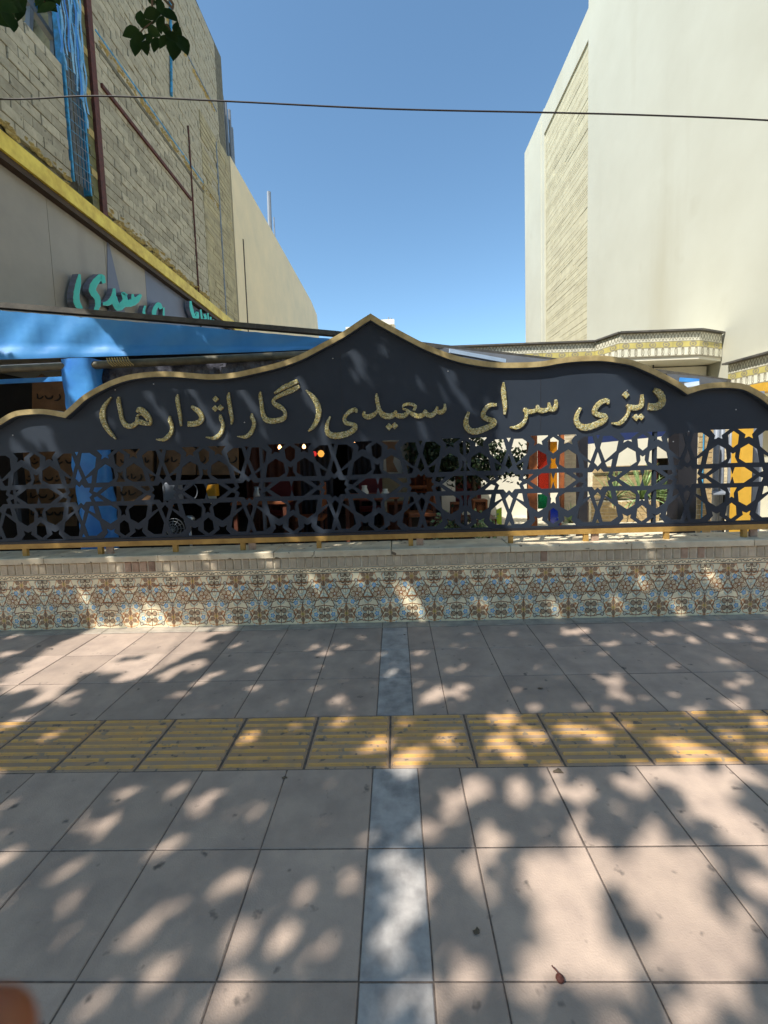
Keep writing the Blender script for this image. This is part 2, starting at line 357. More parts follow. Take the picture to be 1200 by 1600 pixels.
# ================================================================== low tiled wall
wall=empty('low_wall',(0,WY,0),'low boundary wall faced with patterned tiles under a brick course and pale stone coping','wall')
b=MB(); b.box((-5.2,WY+.013,-.03),(5.0,WY+.30,.594)); b.obj('wall_core',m_mortar,wall)
PW,TH=.378,.443
C_bg=np.array(S(240,226,190)); C_ln=np.array(S(84,62,42)); C_or=np.array(S(204,128,56)); C_bl=np.array(S(124,172,204)); C_pale=np.array(S(206,214,196)); C_gr=np.array(S(164,150,128)); C_wh=np.array(S(220,214,196)); C_br=np.array(S(144,94,54)); C_pk=np.array(S(206,176,142)); C_yl=np.array(S(200,168,80))
def persian(X,Z):
    # pattern units: 525 wide, 550 high, y down like a drawing
    U=(X/PW*525)%525; U=np.where(U>262.5,U-525,U); V=290+(TH-Z)/TH*553
    out=np.broadcast_to(C_bg,U.shape+(3,)).copy()
    aU=np.abs(U)
    def paint(mask,c): out[mask]=c
    wob=12*np.sin(V/17)+9*np.sin(U/14)
    # pale turquoise cloud bands
    for (u,v,r) in [(185,425,58),(78,600,58),(160,737,56),(262,560,40),(0,470,40),(30,330,50)]:
        d=np.hypot(aU-u,V-v)+wob*.5; paint((np.abs(d-r)<9),C_pale); paint((np.abs(d-r+14)<3),C_gr); paint((np.abs(d-r-12)<2.5),C_gr)
    # brown four lobed flowers
    def lobes(u,v,n,rr,pr,c1,c2,rot=0.,sx=1.):
        for k in range(n):
            a=rot+2*math.pi*k/n; pu,pv=u+rr*math.cos(a)*sx,v+rr*math.sin(a)
            d=np.hypot(aU-pu,V-pv); paint(d<pr,c2); paint(d<pr*.68,c1); paint(np.abs(d-pr*.35)<2.5,c2)
    lobes(133,510,5,46,30,C_bg*.92,C_br,.4); lobes(262,722,4,50,30,C_pk,C_ln,math.pi/4); lobes(0,338,4,46,28,C_bg*.9,C_ln,math.pi/4)
    d=np.hypot(aU-133,V-510); paint(d<16,C_wh); paint(np.abs(d-16)<4,C_br)
    # orange bordered six petal star flowers
    for u,v in ((0,730),(262,338)):
        R=np.hypot(aU-u,V-v); A=np.arctan2(V-v,aU-u); star=58+34*np.cos(6*(A+math.pi/2)); paint(R<star+8,C_or); paint(R<star,C_pk)
        lobes(u,v,6,56,25,C_gr*1.15,C_br,math.pi/2)
        paint(R<17+8*np.cos(6*A+math.pi),C_yl)
    for (u,v,r1,r2) in ((133,510,84,7),(262,722,92,6),(0,338,86,6),(0,730,104,6),(262,338,104,6)):
        d=np.hypot(aU-u,V-v)+7*np.sin(6*np.arctan2(V-v,aU-u)); paint(np.abs(d-r1)<r2*.6,C_ln if r2==7 else C_or)
    # blue flowers
    for u,v in ((185,425),(78,600),(160,737),(60,860)):
        R=np.hypot(aU-u,V-v); A=np.arctan2(V-v,aU-u); paint(R<25+5*np.cos(5*A),C_bl*.85); paint(R<15,C_bl*1.35); paint(R<9,C_wh); paint(R<4,C_bl*.6)
    # lines
    Ls=[((262,435),(205,540)),((262,435),(320,540)),((0,585),(55,490)),((55,490),(128,378)),((0,585),(-55,490)),((128,378),(8,382)),((128,378),(215,372)),((0,400),(48,458)),((48,458),(-48,458)),((262,605),(210,552)),((210,552),(315,552)),((0,600),(0,650)),((130,655),(245,640)),((130,655),(180,560)),((180,560),(205,540)),((130,797),(245,818)),((130,797),(60,700)),((262,640),(262,820)),((0,382),(0,300)),((262,380),(262,430)),((85,740),(130,797)),((85,740),(130,655))]
    for a,c in Ls:
        d=np.minimum(seg(aU,V,a,c),seg(525-aU,V,a,c)); paint(d<5.6,C_br)
    for u,v in ((128,368),(262,435),(0,585),(130,655),(130,797)):
        d=np.hypot(aU-u,V-v); paint(d<22,C_ln); paint(d<14,C_wh); paint(d<4,C_ln)
    return out
m_tile=attrmat('glazed_tile',.35,tint=1.12)
NX,NZ=46,54
tiles={}
for i in range(2):
    for j in range(2):
        g_=.0014
        tiles[i,j]=colorgrid('tile',i*PW/2+g_,(i+1)*PW/2-g_,.002+j*TH/2+g_,.002+(j+1)*TH/2-g_,NX,NZ,persian,m_tile)
xs0=-.452
for k in range(-11,13):
    for i in range(2):
        for j in range(2):
            xc=xs0+k*PW+(i+.5)*PW/2
            if -5<xc<4.8: inst('wall_tile',tiles[i,j],(xc,WY+random.uniform(-.0006,.0004),.004+j*TH/2),wall)
def frieze(X,Z):
    P=.096; U=(X%P)/P; V=Z/.045
    out=np.broadcast_to(C_bg*1.02,U.shape+(3,)).copy(); dk=C_ln*1.3
    out[(V<.07)|(V>.93)]=dk; out[(np.abs(V-.16)<.03)|(np.abs(V-.84)<.03)]=C_or*.8
    c=.5+.16*np.sin(U*2*math.pi); out[np.abs(V-c)<.06]=dk
    for u,v,a in ((.15,.62,.6),(.32,.36,-.7),(.48,.62,.5),(.62,.38,-.5),(.8,.6,.8),(.93,.36,-.6)):
        du=(U-u)*2.1; dv=V-v; a1=du*math.cos(a)+dv*math.sin(a); a2=-du*math.sin(a)+dv*math.cos(a)
        out[(a1/.2)**2+(a2/.07)**2<1]=dk
    return out
fm=colorgrid('frieze',0.0005,.192-.0005,.001,.044,70,18,frieze,m_tile)
for k in range(-26,26): inst('frieze_tile',fm,(k*.192+.05,WY-.001,.449),wall)
bmesh_=[]
for v_ in range(4):
    b=MB(); r=random.Random(v_); wv=.0285+r.uniform(-.0015,.0015)
    V=[(-wv,.02,0),(wv,.02,0),(wv,.02,.089),(-wv,.02,.089)]
    for dy,ins in ((.002,0),(-.006,.004)):
        V+=[(-wv+ins+r.uniform(-.001,.001),dy,ins),(wv-ins,dy,ins+r.uniform(-.001,.001)),(wv-ins+r.uniform(-.001,.001),dy,.089-ins),(-wv+ins,dy,.089-ins+r.uniform(-.001,.001))]
    Fc=[]
    for a in (0,4):
        for i in range(4): Fc.append((a+i,a+(i+1)%4,a+4+(i+1)%4,a+4+i))
    Fc.append((8,9,10,11)); b.add(V,Fc); bmesh_.append((b.mesh('brick',m_brick),b.mesh('brick_red',m_brick2)))
pit=.0685
for k in range(-62,62):
    xx=k*pit+random.uniform(-.0015,.0015)
    red=(1.0<xx<2.8 and random.random()<.12) or (-2.6<xx<-2.0 and random.random()<.4)
    inst('brick',random.choice(bmesh_)[1 if red else 0],(xx,WY+random.uniform(-.0015,.0025),.499+random.uniform(-.001,.001)),wall,rot=(0,random.uniform(-.02,.02),random.uniform(-.02,.02)))
b=MB(); b.box((-5,WY+.0035,.4935),(4.8,WY+.0125,.593)); b.obj('mortar_joint',m_mortar,wall)
for k in range(-5,5):
    b=MB(); b.slab((k*1.0+.003-.05,WY-.022,.5945),((k+1)*1.0-.003-.05,WY+.32,.645+random.uniform(0,.002)),.006); b.obj('coping_stone',m_cap,wall)

# ================================================================== sign fence
FY=3.66     # front face of the black sheet
fence=empty('metal_fence',(0,FY,.645),'black laser cut metal fence with gold lettering and gold edged wavy top above tiled wall','fence')
ZB,ZT=.778,1.572
top=[(-70,705),(-45,682),(-20,666),(0,655),(15,646),(32,641),(62,639),(82,641),(100,644.5),(112,634),(130,618),(150,606),(175,594),(200,586),(225,582),(250,580.5),(275,581),(300,583),(333,585),(367,582),(400,575),(433,567),(467,555),(500,538),(533,520),(560,502),(579,490),(600,503),(633,521),(660,535),(685,546),(710,555),(735,561),(772,566),(810,566.5),(847,564.5),(872,560),(897,557),(930,555.5),(955,557),(987,562.5),(1012,572),(1037,584),(1062,597.5),(1076,607),(1095,601),(1115,598),(1140,597.5),(1165,601),(1187,612),(1200,621),(1225,642),(1250,664)]
TP=[at(x,y-0,Y=FY-.045) for x,y in top]; TP=[(p[0]*1.0,p[2]) for p in TP]
cusp={8,26,44}
# smooth between cusps
segs=[]; last=0
for c in sorted(cusp)+[len(TP)-1]:
    segs.append(TP[last:c+1]); last=c
curve=[]
for s_ in segs:
    c_=catmull([(a,b_,0) for a,b_ in s_],5); c_=[(p[0],p[1]) for p in c_]; curve+=c_ if not curve else c_[1:]
# gold cap: sweep a rectangular section along the curve
def offs(cv,d):
    out=[]
    for i,(x_,z_) in enumerate(cv):
        a=Vector(cv[max(i-1,0)]); c_=Vector(cv[min(i+1,len(cv)-1)]); me_=Vector((x_,z_))
        t1=(me_-a).normalized() if i>0 else (c_-me_).normalized(); t2=(c_-me_).normalized() if i<len(cv)-1 else t1
        n1=Vector((t1.y,-t1.x)); n2=Vector((t2.y,-t2.x)); nn=(n1+n2); nn=nn.normalized(); k=d/max(.45,nn.dot(n1))
        out.append((x_+nn.x*k,z_+nn.y*k))
    return out
low=offs(curve,.043)
b=MB(); n=len(curve); V=[]
for (a,z),(a2,z2) in zip(curve,low): V+=[(a,FY-.05,z),(a,FY+.03,z),(a2,FY+.03,z2),(a2,FY-.05,z2)]
Fc=[]
for i in range(n-1):
    for k in range(4): Fc.append((i*4+k,i*4+(k+1)%4,i*4+4+(k+1)%4,i*4+4+k))
Fc+=[(0,1,2,3),tuple(4*(n-1)+k for k in (3,2,1,0))]
b.add(V,Fc); b.obj('gold_cap',m_gold,fence)
# thin black band under the cap (front lip)
low2=offs(curve,.051); lowp=offs(curve,.042)
b=MB(); V=[]
for (a,z),(a2,z2) in zip(lowp,low2): V+=[(a,FY-.044,z),(a,FY-.001,z),(a2,FY-.001,z2),(a2,FY-.044,z2)]
b.add(V,Fc); b.obj('cap_underlip',m_black,fence)
# sign board (strip of quads from ZT to the cap)
b=MB(); V=[]; Fc=[]
bl=offs(curve,.03)
bl=[bl[0]]+[p for i,p in enumerate(bl[1:]) if True]
for a,z in bl: V+=[(a,FY,ZT),(a,FY,z),(a,FY+.006,ZT),(a,FY+.006,z)]
for i in range(len(bl)-1):
    q=i*4; Fc+=[(q,q+4,q+5,q+1),(q+2,q+3,q+7,q+6),(q+1,q+5,q+7,q+3)]
b.add(V,Fc); b.obj('sign_board',m_black,fence,fix=False)
# lattice screen, one sheet with holes
def lattice():
    cu=bpy.data.curves.new('lattice','CURVE'); cu.dimensions='2D'; cu.fill_mode='BOTH'; cu.extrude=.003
    def poly(P):
        s=cu.splines.new('POLY'); s.points.add(len(P)-1)
        for i,(a,c_) in enumerate(P): s.points[i].co=(a,c_,0,1)
        s.use_cyclic_u=True
    xl,xr=curve[0][0],curve[-1][0]
    poly([(xl,ZB),(xr,ZB),(xr,ZT),(xl,ZT)])
    U=.7465/930; W_=(ZT-ZB)/970
    X_=lambda k,u: -.522+k*.7465+u*U
    top_half=[]    # u, v(from top)
    col=[[(-22,28),(22,28),(0,72)],[(0,198),(38,310),(0,352),(-38,310)]]
    side=[[(55,40),(145,40),(215,90),(193,195),(75,295),(22,160)],
          [(154,275),(138,363),(100,363),(77,315)],
          [(225,14),(425,14),(345,72),(354,110),(310,92),(262,118),(275,72)],
          [(308,165),(393,212),(405,315),(335,360),(188,360),(218,225)],
          [(162,410),(258,410),(190,466),(146,450)]]
    mid=[[(465,32),(523,72),(514,165),(465,203),(416,165),(407,72)],
         [(437,245),(465,264),(493,245),(488,300),(518,358),(412,358),(442,300)]]
    big=[(343,404),(445,404),(465,470),(485,404),(587,404),(708,485),(587,566),(485,566),(465,500),(445,566),(343,566),(222,485)]
    star=[(0,400),(30,372),(60,410),(122,410),(104,456),(136,485),(104,514),(122,560),(60,560),(30,598),(0,570),(-30,598),(-60,560),(-122,560),(-104,514),(-136,485),(-104,456),(-122,410),(-60,410),(-30,372)]
    mir=lambda P:[(u,970-v) for u,v in P][::-1]
    flip=lambda P:[(930-u,v) for u,v in P][::-1]
    def put(P,k):
        Q=[(X_(k,u),ZT-v*W_) for u,v in P]
        if min(q[0] for q in Q)>xl+.03 and max(q[0] for q in Q)<xr-.03: poly(Q)
    for k in range(-6,7):
        for P in col: put(P,k); put(mir(P),k)
        put(star,k)
        for P in side:
            for Q in (P,flip(P)): put(Q,k); put(mir(Q),k)
        for P in mid: put(P,k); put(mir(P),k)
        put(big,k)
    tmp=bpy.data.objects.new('tmp',cu); sc.collection.objects.link(tmp)
    bpy.context.view_layer.update()
    me=bpy.data.meshes.new_from_object(tmp.evaluated_get(bpy.context.evaluated_depsgraph_get()))
    bpy.data.objects.remove(tmp)
    for v in me.vertices:
        a,c_,d=v.co; v.co=(a,FY+.003+d,c_)
    me.flip_normals()
    bm=bmesh.new(); bm.from_mesh(me); bmesh.ops.remove_doubles(bm,verts=bm.verts,dist=1e-5); bmesh.ops.recalc_face_normals(bm,faces=bm.faces); bm.to_mesh(me); bm.free()
    me.materials.clear(); me.materials.append(m_black); me.name='lattice_screen'
    return inst('lattice_screen',me,(0,0,0),fence)
lat=lattice()
xl,xr=curve[0][0],curve[-1][0]
b=MB(); b.box((xl,FY-.012,ZB-.022),(xr,FY+.03,ZB-.001)); b.obj('bottom_channel',m_darkpost,fence)
b=MB(); b.box((xl,FY-.014,ZB-.066),(xr,FY+.026,ZB-.0225)); b.obj('gold_rail',m_rail,fence)
for i,x_ in enumerate((-3.3,-2.62,-1.95,-1.35,-.68,.12,.98,1.62,2.3,2.95)):
    b=MB(); b.box((x_-.02,FY-.008,.6445),(x_+.02,FY+.02,ZB-.0665)); b.obj('foot',m_rail,fence)
    if i%2:
        b=MB(); b.box((x_+.05,FY,.6445),(x_+.11,FY+.02,ZB-.0668)); b.obj('packing_brick',m_brick2,fence)
# rear frame posts
for x_ in (-3.35,-1.15,.6,2.2,3.3):
    b=MB(); b.box((x_-.012,FY+.0065,ZB),(x_+.012,FY+.04,ZT+.1)); b.obj('rear_post',m_black,fence)

for xs_ in (355,535,845):
    p_=at(xs_,640,Y=FY-.002); zt_=at(xs_,{355:600,535:540,845:590}[xs_],Y=FY)[2]; b=MB(); b.box((p_[0]-.0015,FY-.0012,ZT+.01),(p_[0]+.0015,FY-.0003,zt_)); b.obj('sheet_seam',m_darkpost,fence)
for x_,y_ in ((180,609),(1052,690),(1076,674),(382,660),(520,560),(700,580),(900,680),(20,680),(240,600),(1150,640),(980,610)):
    p_=at(x_,y_,Y=FY); b=MB(); b.lathe([(0,-.003),(.004,-.002),(.006,0),(.006,.001)],(0,0,0),8); b.v=[(p_[0]+a_,FY+c_,p_[2]+d_) for a_,d_,c_ in b.v]; b.obj('rivet',m_chrome,fence)
# ---- gold lettering
def ribbon(strokes, tf, thick, mats, nrm, kk=5):
    "strokes of (x,y,halfwidth); tf maps pixel->point on the face plane; nrm points to the viewer"
    b=MB(); nrm=Vector(nrm); one=0
    for si,st in enumerate(strokes):
        P=catmull(st,kk); dz=-.0004*si
        L_=[];R_=[]
        for i,p in enumerate(P):
            a=P[max(i-1,0)]; c_=P[min(i+1,len(P)-1)]; d=np.array([c_[0]-a[0],c_[1]-a[1]]); d/=np.linalg.norm(d)+1e-9
            nn=np.array([-d[1],d[0]]); w_=max(p[2],.5)*(1+.07*math.sin(i*2.3+si)); L_.append((p[0]+nn[0]*w_,p[1]+nn[1]*w_)); R_.append((p[0]-nn[0]*w_,p[1]-nn[1]*w_))
        V=[];Fc=[];mm=[]
        for (l,r_) in zip(L_,R_):
            lf=Vector(tf(*l)); rf=Vector(tf(*r_)); c_=(lf+rf)/2
            V+=[lf-nrm*thick,lf,c_+(lf-c_)*.72+nrm*.003,c_+(rf-c_)*.72+nrm*.003,rf,rf-nrm*thick]
        V=[v+nrm*dz for v in V]; m=len(P)
        n0=len(b.v)
        F1=[(i*6+k,i*6+k+1,i*6+7+k,i*6+6+k) for i in range(m-1) for k in (1,2,3)]
        F2=[(i*6+k,i*6+k+1,i*6+7+k,i*6+6+k) for i in range(m-1) for k in (0,4)]
        F2+=[(0,1,2,3,4,5),tuple((m-1)*6+k for k in (5,4,3,2,1,0))]
        b.v+=[tuple(v) for v in V]
        for f in F1: b.f.append(tuple(n0+i for i in f)); b.m.append(0)
        for f in F2: b.f.append(tuple(n0+i for i in f)); b.m.append(1)
    return b
def Z_(ox,oy,s,strokes): return [[(ox+x/s,oy+y/s,w_/s) for x,y,w_ in st] for st in strokes]
def dot(x,y,r): return [(x,y-r,2),(x,y-r*.45,r*.62),(x,y,r*.98),(x,y+r*.45,r*.62),(x,y+r,2)]
letters=[
 Z_(140,580,10,[[(335,405,8),(270,480,22),(215,570,33),(195,680,42),(215,790,38),(270,900,32),(340,990,24),(405,1060,8)]]),
 Z_(140,580,10,[[(450,400,12),(445,460,27),(462,560,28),(480,660,28),(505,760,28),(560,840,38),(640,860,38),(710,825,34),(740,780,30),(735,715,18)],[(740,790,30),(800,795,40),(870,815,32),(935,820,26),(948,765,20),(905,690,32),(835,625,42),(775,595,38),(735,640,18)],[(735,700,12),(790,672,14),(850,700,16),(905,770,14)]]),
 Z_(240,580,10,[[(250,700,12),(250,770,28),(280,850,26),(280,930,28),(230,1010,34),(150,1070,26),(40,1065,10)]]),
 Z_(240,580,10,[[(375,360,8),(365,430,27),(385,560,26),(410,700,24),(425,855,12)]]),
 Z_(240,580,10,[[(592,548,20),(650,590,36),(710,640,38),(748,725,38),(715,790,42),(640,820,42),(532,825,42)]]),
 Z_(240,580,10,[[(1040,675,12),(1050,740,28),(1080,830,26),(1070,920,28),(1020,1000,32),(940,1045,28),(815,1030,8)],dot(965,435,48),dot(958,580,48),dot(1042,572,50)]),
 Z_(350,580,10,[[(78,330,8),(68,400,26),(85,530,28),(108,660,28),(122,750,22),(115,830,12)]]),
 Z_(350,580,10,[[(435,660,12),(435,720,27),(465,790,28),(455,880,28),(410,970,32),(330,1025,28),(205,1020,6)]]),
 Z_(350,580,10,[[(570,320,10),(565,390,26),(585,520,27),(600,640,30),(640,740,40),(720,775,44),(830,770,40),(920,740,38),(955,680,26),(930,600,28),(860,550,38),(780,500,30),(775,445,22),(850,390,26),(980,330,34),(1080,285,38),(1178,235,24)],[(785,345,14),(900,270,32),(1020,210,36),(1152,150,30)]]),
 Z_(450,590,10,[[(280,195,10),(370,280,32),(450,400,42),(480,530,42),(450,670,38),(390,770,30),(315,840,12)]]),
 Z_(450,590,10,[[(660,605,12),(620,700,24),(605,800,32),(640,880,44),(740,910,48),(850,895,48),(950,865,42),(1035,805,40),(1045,745,34),(980,725,32),(905,705,32),(878,640,26),(920,570,28),(990,515,32),(1055,500,30),(1072,545,14)]]),
 Z_(550,590,7.5,[[(145,395,12),(140,438,22),(190,460,30),(260,430,24),(300,385,12)],[(290,185,8),(290,240,22),(305,320,22),(325,390,26),(370,440,34),(440,452,34),(500,425,26),(515,385,12)],[(505,430,22),(560,450,30),(620,440,28),(660,400,20),(640,378,14),(592,365,10)],[(725,385,16),(742,335,18),(680,308,18),(610,322,16),(590,350,8)],[(655,392,12),(720,432,26),(780,452,28),(840,430,26),(866,378,18)],[(862,410,22),(900,440,30),(950,430,28),(990,385,22),(1000,335,10)],[(995,395,20),(1040,405,28),(1085,372,22),(1088,305,10)],dot(435,575,42),dot(500,563,40)]),
 Z_(710,580,6.667,[[(150,425,12),(125,500,22),(125,570,28),(170,620,30),(240,625,32),(320,595,30),(400,560,28),(412,520,26),(345,497,26),(300,465,24),(320,400,22),(370,355,22),(440,350,16)]]),
 Z_(710,580,6.667,[[(515,115,8),(512,200,24),(522,300,24),(530,380,20),(525,450,10)]]),
 Z_(710,580,6.667,[[(1058,295,12),(1062,350,20),(1040,395,24),(1000,390,24),(985,325,10)],[(1000,392,18),(930,412,26),(880,400,26),(866,352,12)],[(880,398,18),(800,422,24),(745,412,26),(740,380,12)],[(750,415,20),(748,490,16),(710,550,22),(650,585,22),(580,585,8)]]),
 Z_(880,590,6.667,[[(185,315,14),(150,380,20),(140,450,26),(175,505,32),(240,520,34),(330,495,32),(420,450,30),(437,405,28),(380,390,26),(330,365,26),(345,310,24),(400,255,26),(462,240,22),(470,278,10)]]),
 Z_(880,590,6.667,[[(825,175,12),(825,240,20),(812,295,24),(760,315,28),(700,308,28),(668,285,14)],[(692,315,18),(677,380,15),(630,445,20),(580,480,20),(510,475,8)],dot(655,180,38),dot(762,415,36),dot(815,410,34)]),
 Z_(880,590,6.667,[[(948,125,22),(1000,160,38),(1035,215,34),(1022,275,36),(960,305,38),(890,300,36)]]),
]
for st in letters:
    b=ribbon(st,lambda x_,y_:at(x_,y_,Y=FY-.014),.0135,None,(0,-1,0))
    b.obj('letter',[m_mosaic,m_gold],fence)

# ================================================================== left building
XL=-5.
lb=empty('block_building',(XL-1,9,0),'unfinished grey concrete block building with grey cladding and a yellow fascia on the left','building')
def LP(x_,y_,X=XL): return at(x_,y_,X=X)
ztrim=5.60; yend=LP(366,350)[1]
b=MB(); b.box((XL-.6,4.6,ztrim),(XL-.06,7.05,7.72)); b.box((XL-.6,7.78,ztrim),(XL-.06,14.30,14.0)); b.obj('mortar_backing',m_blockmortar,lb)
b=MB(); b.box((XL-7,4.6,-.03),(XL-.6,14.3,6.0)); b.box((XL-7,7.9,6.0),(XL-.601,14.3,14.0)); b.obj('rear_wall',m_oldwall,lb)
# cladding panels below the fascia
yj=[3.9,LP(88,300)[1],LP(163,400)[1],LP(229,440)[1],14.3]
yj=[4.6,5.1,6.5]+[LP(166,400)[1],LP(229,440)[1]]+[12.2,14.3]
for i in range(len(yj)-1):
    b=MB(); b.box((XL-.59,yj[i]+.004,.0),(XL-.02,yj[i+1]-.004,ztrim-.14)); b.obj('cladding_and_shade_panel',m_cement2 if i>=4 else m_cement,lb)
p=[LP(167,368,X=XL-.016),LP(196,492,X=XL-.016),LP(168,492,X=XL-.016)]  # triangle of shade on the cladding, laid in as a bluish piece
b=MB(); b.prism(p,(.006,0,0)); b.obj('cladding_and_shade_panel',m_cement2,lb)
b=MB(); b.box((XL-.02,4.6,5.46),(XL+.14,14.2,5.70)); b.obj('yellow_fascia',m_ytrim,lb)
b=MB(); b.box((XL-.019,4.6,5.37),(XL+.10,14.2,5.459)); b.obj('fascia_soffit',m_brown,lb)
# blocks
bl=[]; bmv=[]
for v_ in range(5):
    r=random.Random(50+v_); b=MB(); j=lambda: r.uniform(-.004,.004)
    V=[(0,-.194+j(),.0+j()),(0,.194+j(),.0+j()),(0,.194+j(),.148+j()),(0,-.194+j(),.148+j())]
    V=[(-.07,a,c_) for _,a,c_ in V]+[(-.006,a,c_) for _,a,c_ in V]+[(j()*.5,a*.975,.074+(c_-.074)*.94) for _,a,c_ in V]
    Fc=[]
    for a in (0,4):
        for i in range(4): Fc.append((a+i,a+(i+1)%4,a+4+(i+1)%4,a+4+i))
    Fc.append((8,9,10,11)); b.add(V,Fc); bmv.append(b)
bm_=[b.mesh('block',m_block) for b in bmv]
zr=5.93; row=0; cand=[]
while zr+.19<14.0:
    for ya_,yb_ in ((4.62,7.05),(7.87,13.62)):
        if ya_<5 and zr>7.55: continue
        yy=ya_-(.175 if row%2 else 0)+random.uniform(-.02,.02)
        while yy<yb_-.04:
            p0,p1=max(yy,ya_),min(yy+.35,yb_)
            if p1-p0>.05:
                u_,v_,z_=px((XL,(p0+p1)/2,zr+.1)); cand.append((0 if (-10<u_<400 and -10<v_) else 1,(yy**2+(zr-H)**2),(p0+p1)/2,zr,(p1-p0)/.4))
            yy+=.35
    zr+=.158; row+=1
cand.sort()
rest=MB()
for i,(vis,_,yy,zz,sc_y) in enumerate(cand):
    xo=XL+random.uniform(-.012,.006); k=random.randrange(5)
    if i<295: inst('block',bm_[k],(xo,yy,zz),lb,scale=(1,sc_y,1))
    else: rest.add([(a+xo,c_*sc_y+yy,d+zz) for a,c_,d in bmv[k].v],bmv[k].f)
o=rest.obj('block_courses',m_block,lb); tag(o,kind='stuff')
# crumbling mortar bands
def lumps(name,y0,y1,z,dz,dens,material,xo=.0,seed=1):
    r=random.Random(seed); b=MB()
    for _ in range(int((y1-y0)*dens)):
        c_=(XL+xo+r.uniform(-.01,.01),r.uniform(y0,y1),z+r.gauss(0,dz)); s1=r.uniform(.03,.13); s2=r.uniform(.02,.05)
        n_=7; V=[(c_[0]+.02+r.uniform(0,.02),c_[1],c_[2])]
        for k in range(n_): a=6.283*k/n_; V.append((c_[0]-.02,c_[1]+math.cos(a)*s1*r.uniform(.7,1.2),c_[2]+math.sin(a)*s2*r.uniform(.7,1.2)))
        b.add(V,[(0,1+k,1+(k+1)%n_) for k in range(n_)])
    o=b.obj(name,material,lb); return tag(o,kind='stuff')
lumps('mortar_spill',4.7,7.0,5.95,.03,26,m_foam,seed=3); lumps('mortar_spill',7.9,13.6,5.90,.05,34,m_foam,seed=4)
lumps('mortar_spill',8.0,13.4,8.86,.035,30,m_foam,seed=5); lumps('mortar_spill',8.2,13.3,11.7,.035,26,m_foam,seed=6)
lumps('mortar_spill',13.9,14.25,9.0,.3,40,m_foam,seed=8)
# floor beam lines
b=MB(); b.box((XL-.05,7.95,8.97),(XL+.008,13.6,9.005)); b.obj('floor_beam',m_bluesteel,lb)
b=MB(); b.box((XL-.05,7.95,8.70),(XL+.006,13.4,8.78)); b.obj('floor_beam',m_blockmortar,lb)
b=MB(); b.box((XL-.05,7.95,11.78),(XL+.012,13.5,11.83)); b.obj('floor_beam',m_rebar,lb)
# rusty beam and column
pa,pb=LP(157,133),LP(298,312)
b=MB(); b.bar((XL+.02,pa[1],pa[2]),(XL+.02,pb[1],pb[2]),.04,.07); b.obj('rusty_beam',m_rust,lb)
b=MB(); b.box((XL-.05,7.70,5.75),(XL+.05,7.80,14)); b.box((XL-.02,7.80,5.75),(XL+.03,7.86,14)); b.obj('rusty_column',m_rust,lb)
b=MB(); b.box((XL-.12,7.52,5.75),(XL+.0,7.69,14)); b.obj('olive_column',m_olive,lb)
for k in range(24):
    b=MB(); z0=6.0+k*.33; b.box((XL+.001,7.54,z0),(XL+.012,7.68,z0+.12)); b.obj('batten_plate',m_foam if k%2 else m_olive,lb)
# blue lattice mast
for y_ in (7.08,7.47):
    b=MB(); b.box((XL-.10,y_-.016,5.95),(XL+.02,y_+.016,14)); b.obj('blue_post',m_bluesteel,lb)
for k in range(11):
    b=MB(); y_=7.12+k*.031; x_=XL-.02+.03*math.sin(k*2.1); b.tube([(x_,y_,6.0),(x_+.01*math.sin(k),y_+.01*math.cos(k*3),9.5),(x_,y_,13.5)],.006,5); b.obj('steel_rod',m_rebar,lb)
for k in range(40):
    b=MB(); z_=6.1+k*.16; b.tube([(XL+.045,7.05,z_-.03),(XL+.045,7.5,z_+.03)],.005,5); b.obj('cross_wire',m_bluesteel if k%3 else m_rebar,lb)
m_net=mat('pale_blue_netting',S(150,196,226),.7,.2,7,.5,20,col2=S(70,150,210))
_rn=random.Random(6)
for k in range(9):
    y_=6.98+k*.065; z_=_rn.uniform(6.9,8.0); b=MB(); V=[]; Wd=_rn.uniform(.012,.03); i=0
    while z_<11.5:
        xo=XL+.05+.012*math.sin(i*1.3+k); yo=y_+.015*math.sin(i*.8+k*2); V+=[(xo,yo-Wd*_rn.uniform(.4,1.),z_),(xo+.01,yo+Wd*_rn.uniform(.4,1.),z_)]; z_+=.12; i+=1
    b.add(V,[(j*2,j*2+1,j*2+3,j*2+2) for j in range(i-1)]); b.obj('torn_net_strip',m_net if k%3 else m_bluetarp2,lb)
b=MB(); b.box((XL-.5,7.1,5.95),(XL-.2,7.46,7.6)); b.obj('shaft_wall',m_blockmortar,lb)
b=MB(); b.box((XL-1.6,4.6,7.72),(XL-1.5,7.7,14)); b.obj('white_sheeting',mat('white_block_infill',S(236,236,226),.8,.1,3,.3,10,col2=S(206,208,200)),lb)
r=random.Random(5)
_q=[at(x,y,X=XL-1.2) for x,y in ((25,52),(100,38),(35,22),(108,12),(20,5),(80,-15))]
for i,(ya,za,yb,zb) in enumerate(((_q[0][1],_q[0][2],_q[1][1],_q[1][2]),(_q[2][1],_q[2][2],_q[3][1],_q[3][2]),(_q[4][1],_q[4][2],_q[5][1],_q[5][2]))):
    b=MB(); n_=9; V=[]
    for k in range(n_+1):
        t=k/n_; 
        for m_ in range(4): V.append((XL-1.2+r.uniform(-.12,.12)+.1*m_,ya+(yb-ya)*t,za+(zb-za)*t+.15*m_+r.uniform(-.04,.04)))
    b.add(V,[(k*4+m_,k*4+m_+1,k*4+m_+5,k*4+m_+4) for k in range(n_) for m_ in range(3)]); o=b.obj('blue_sheeting',m_bluetarp2,lb,smooth=True)
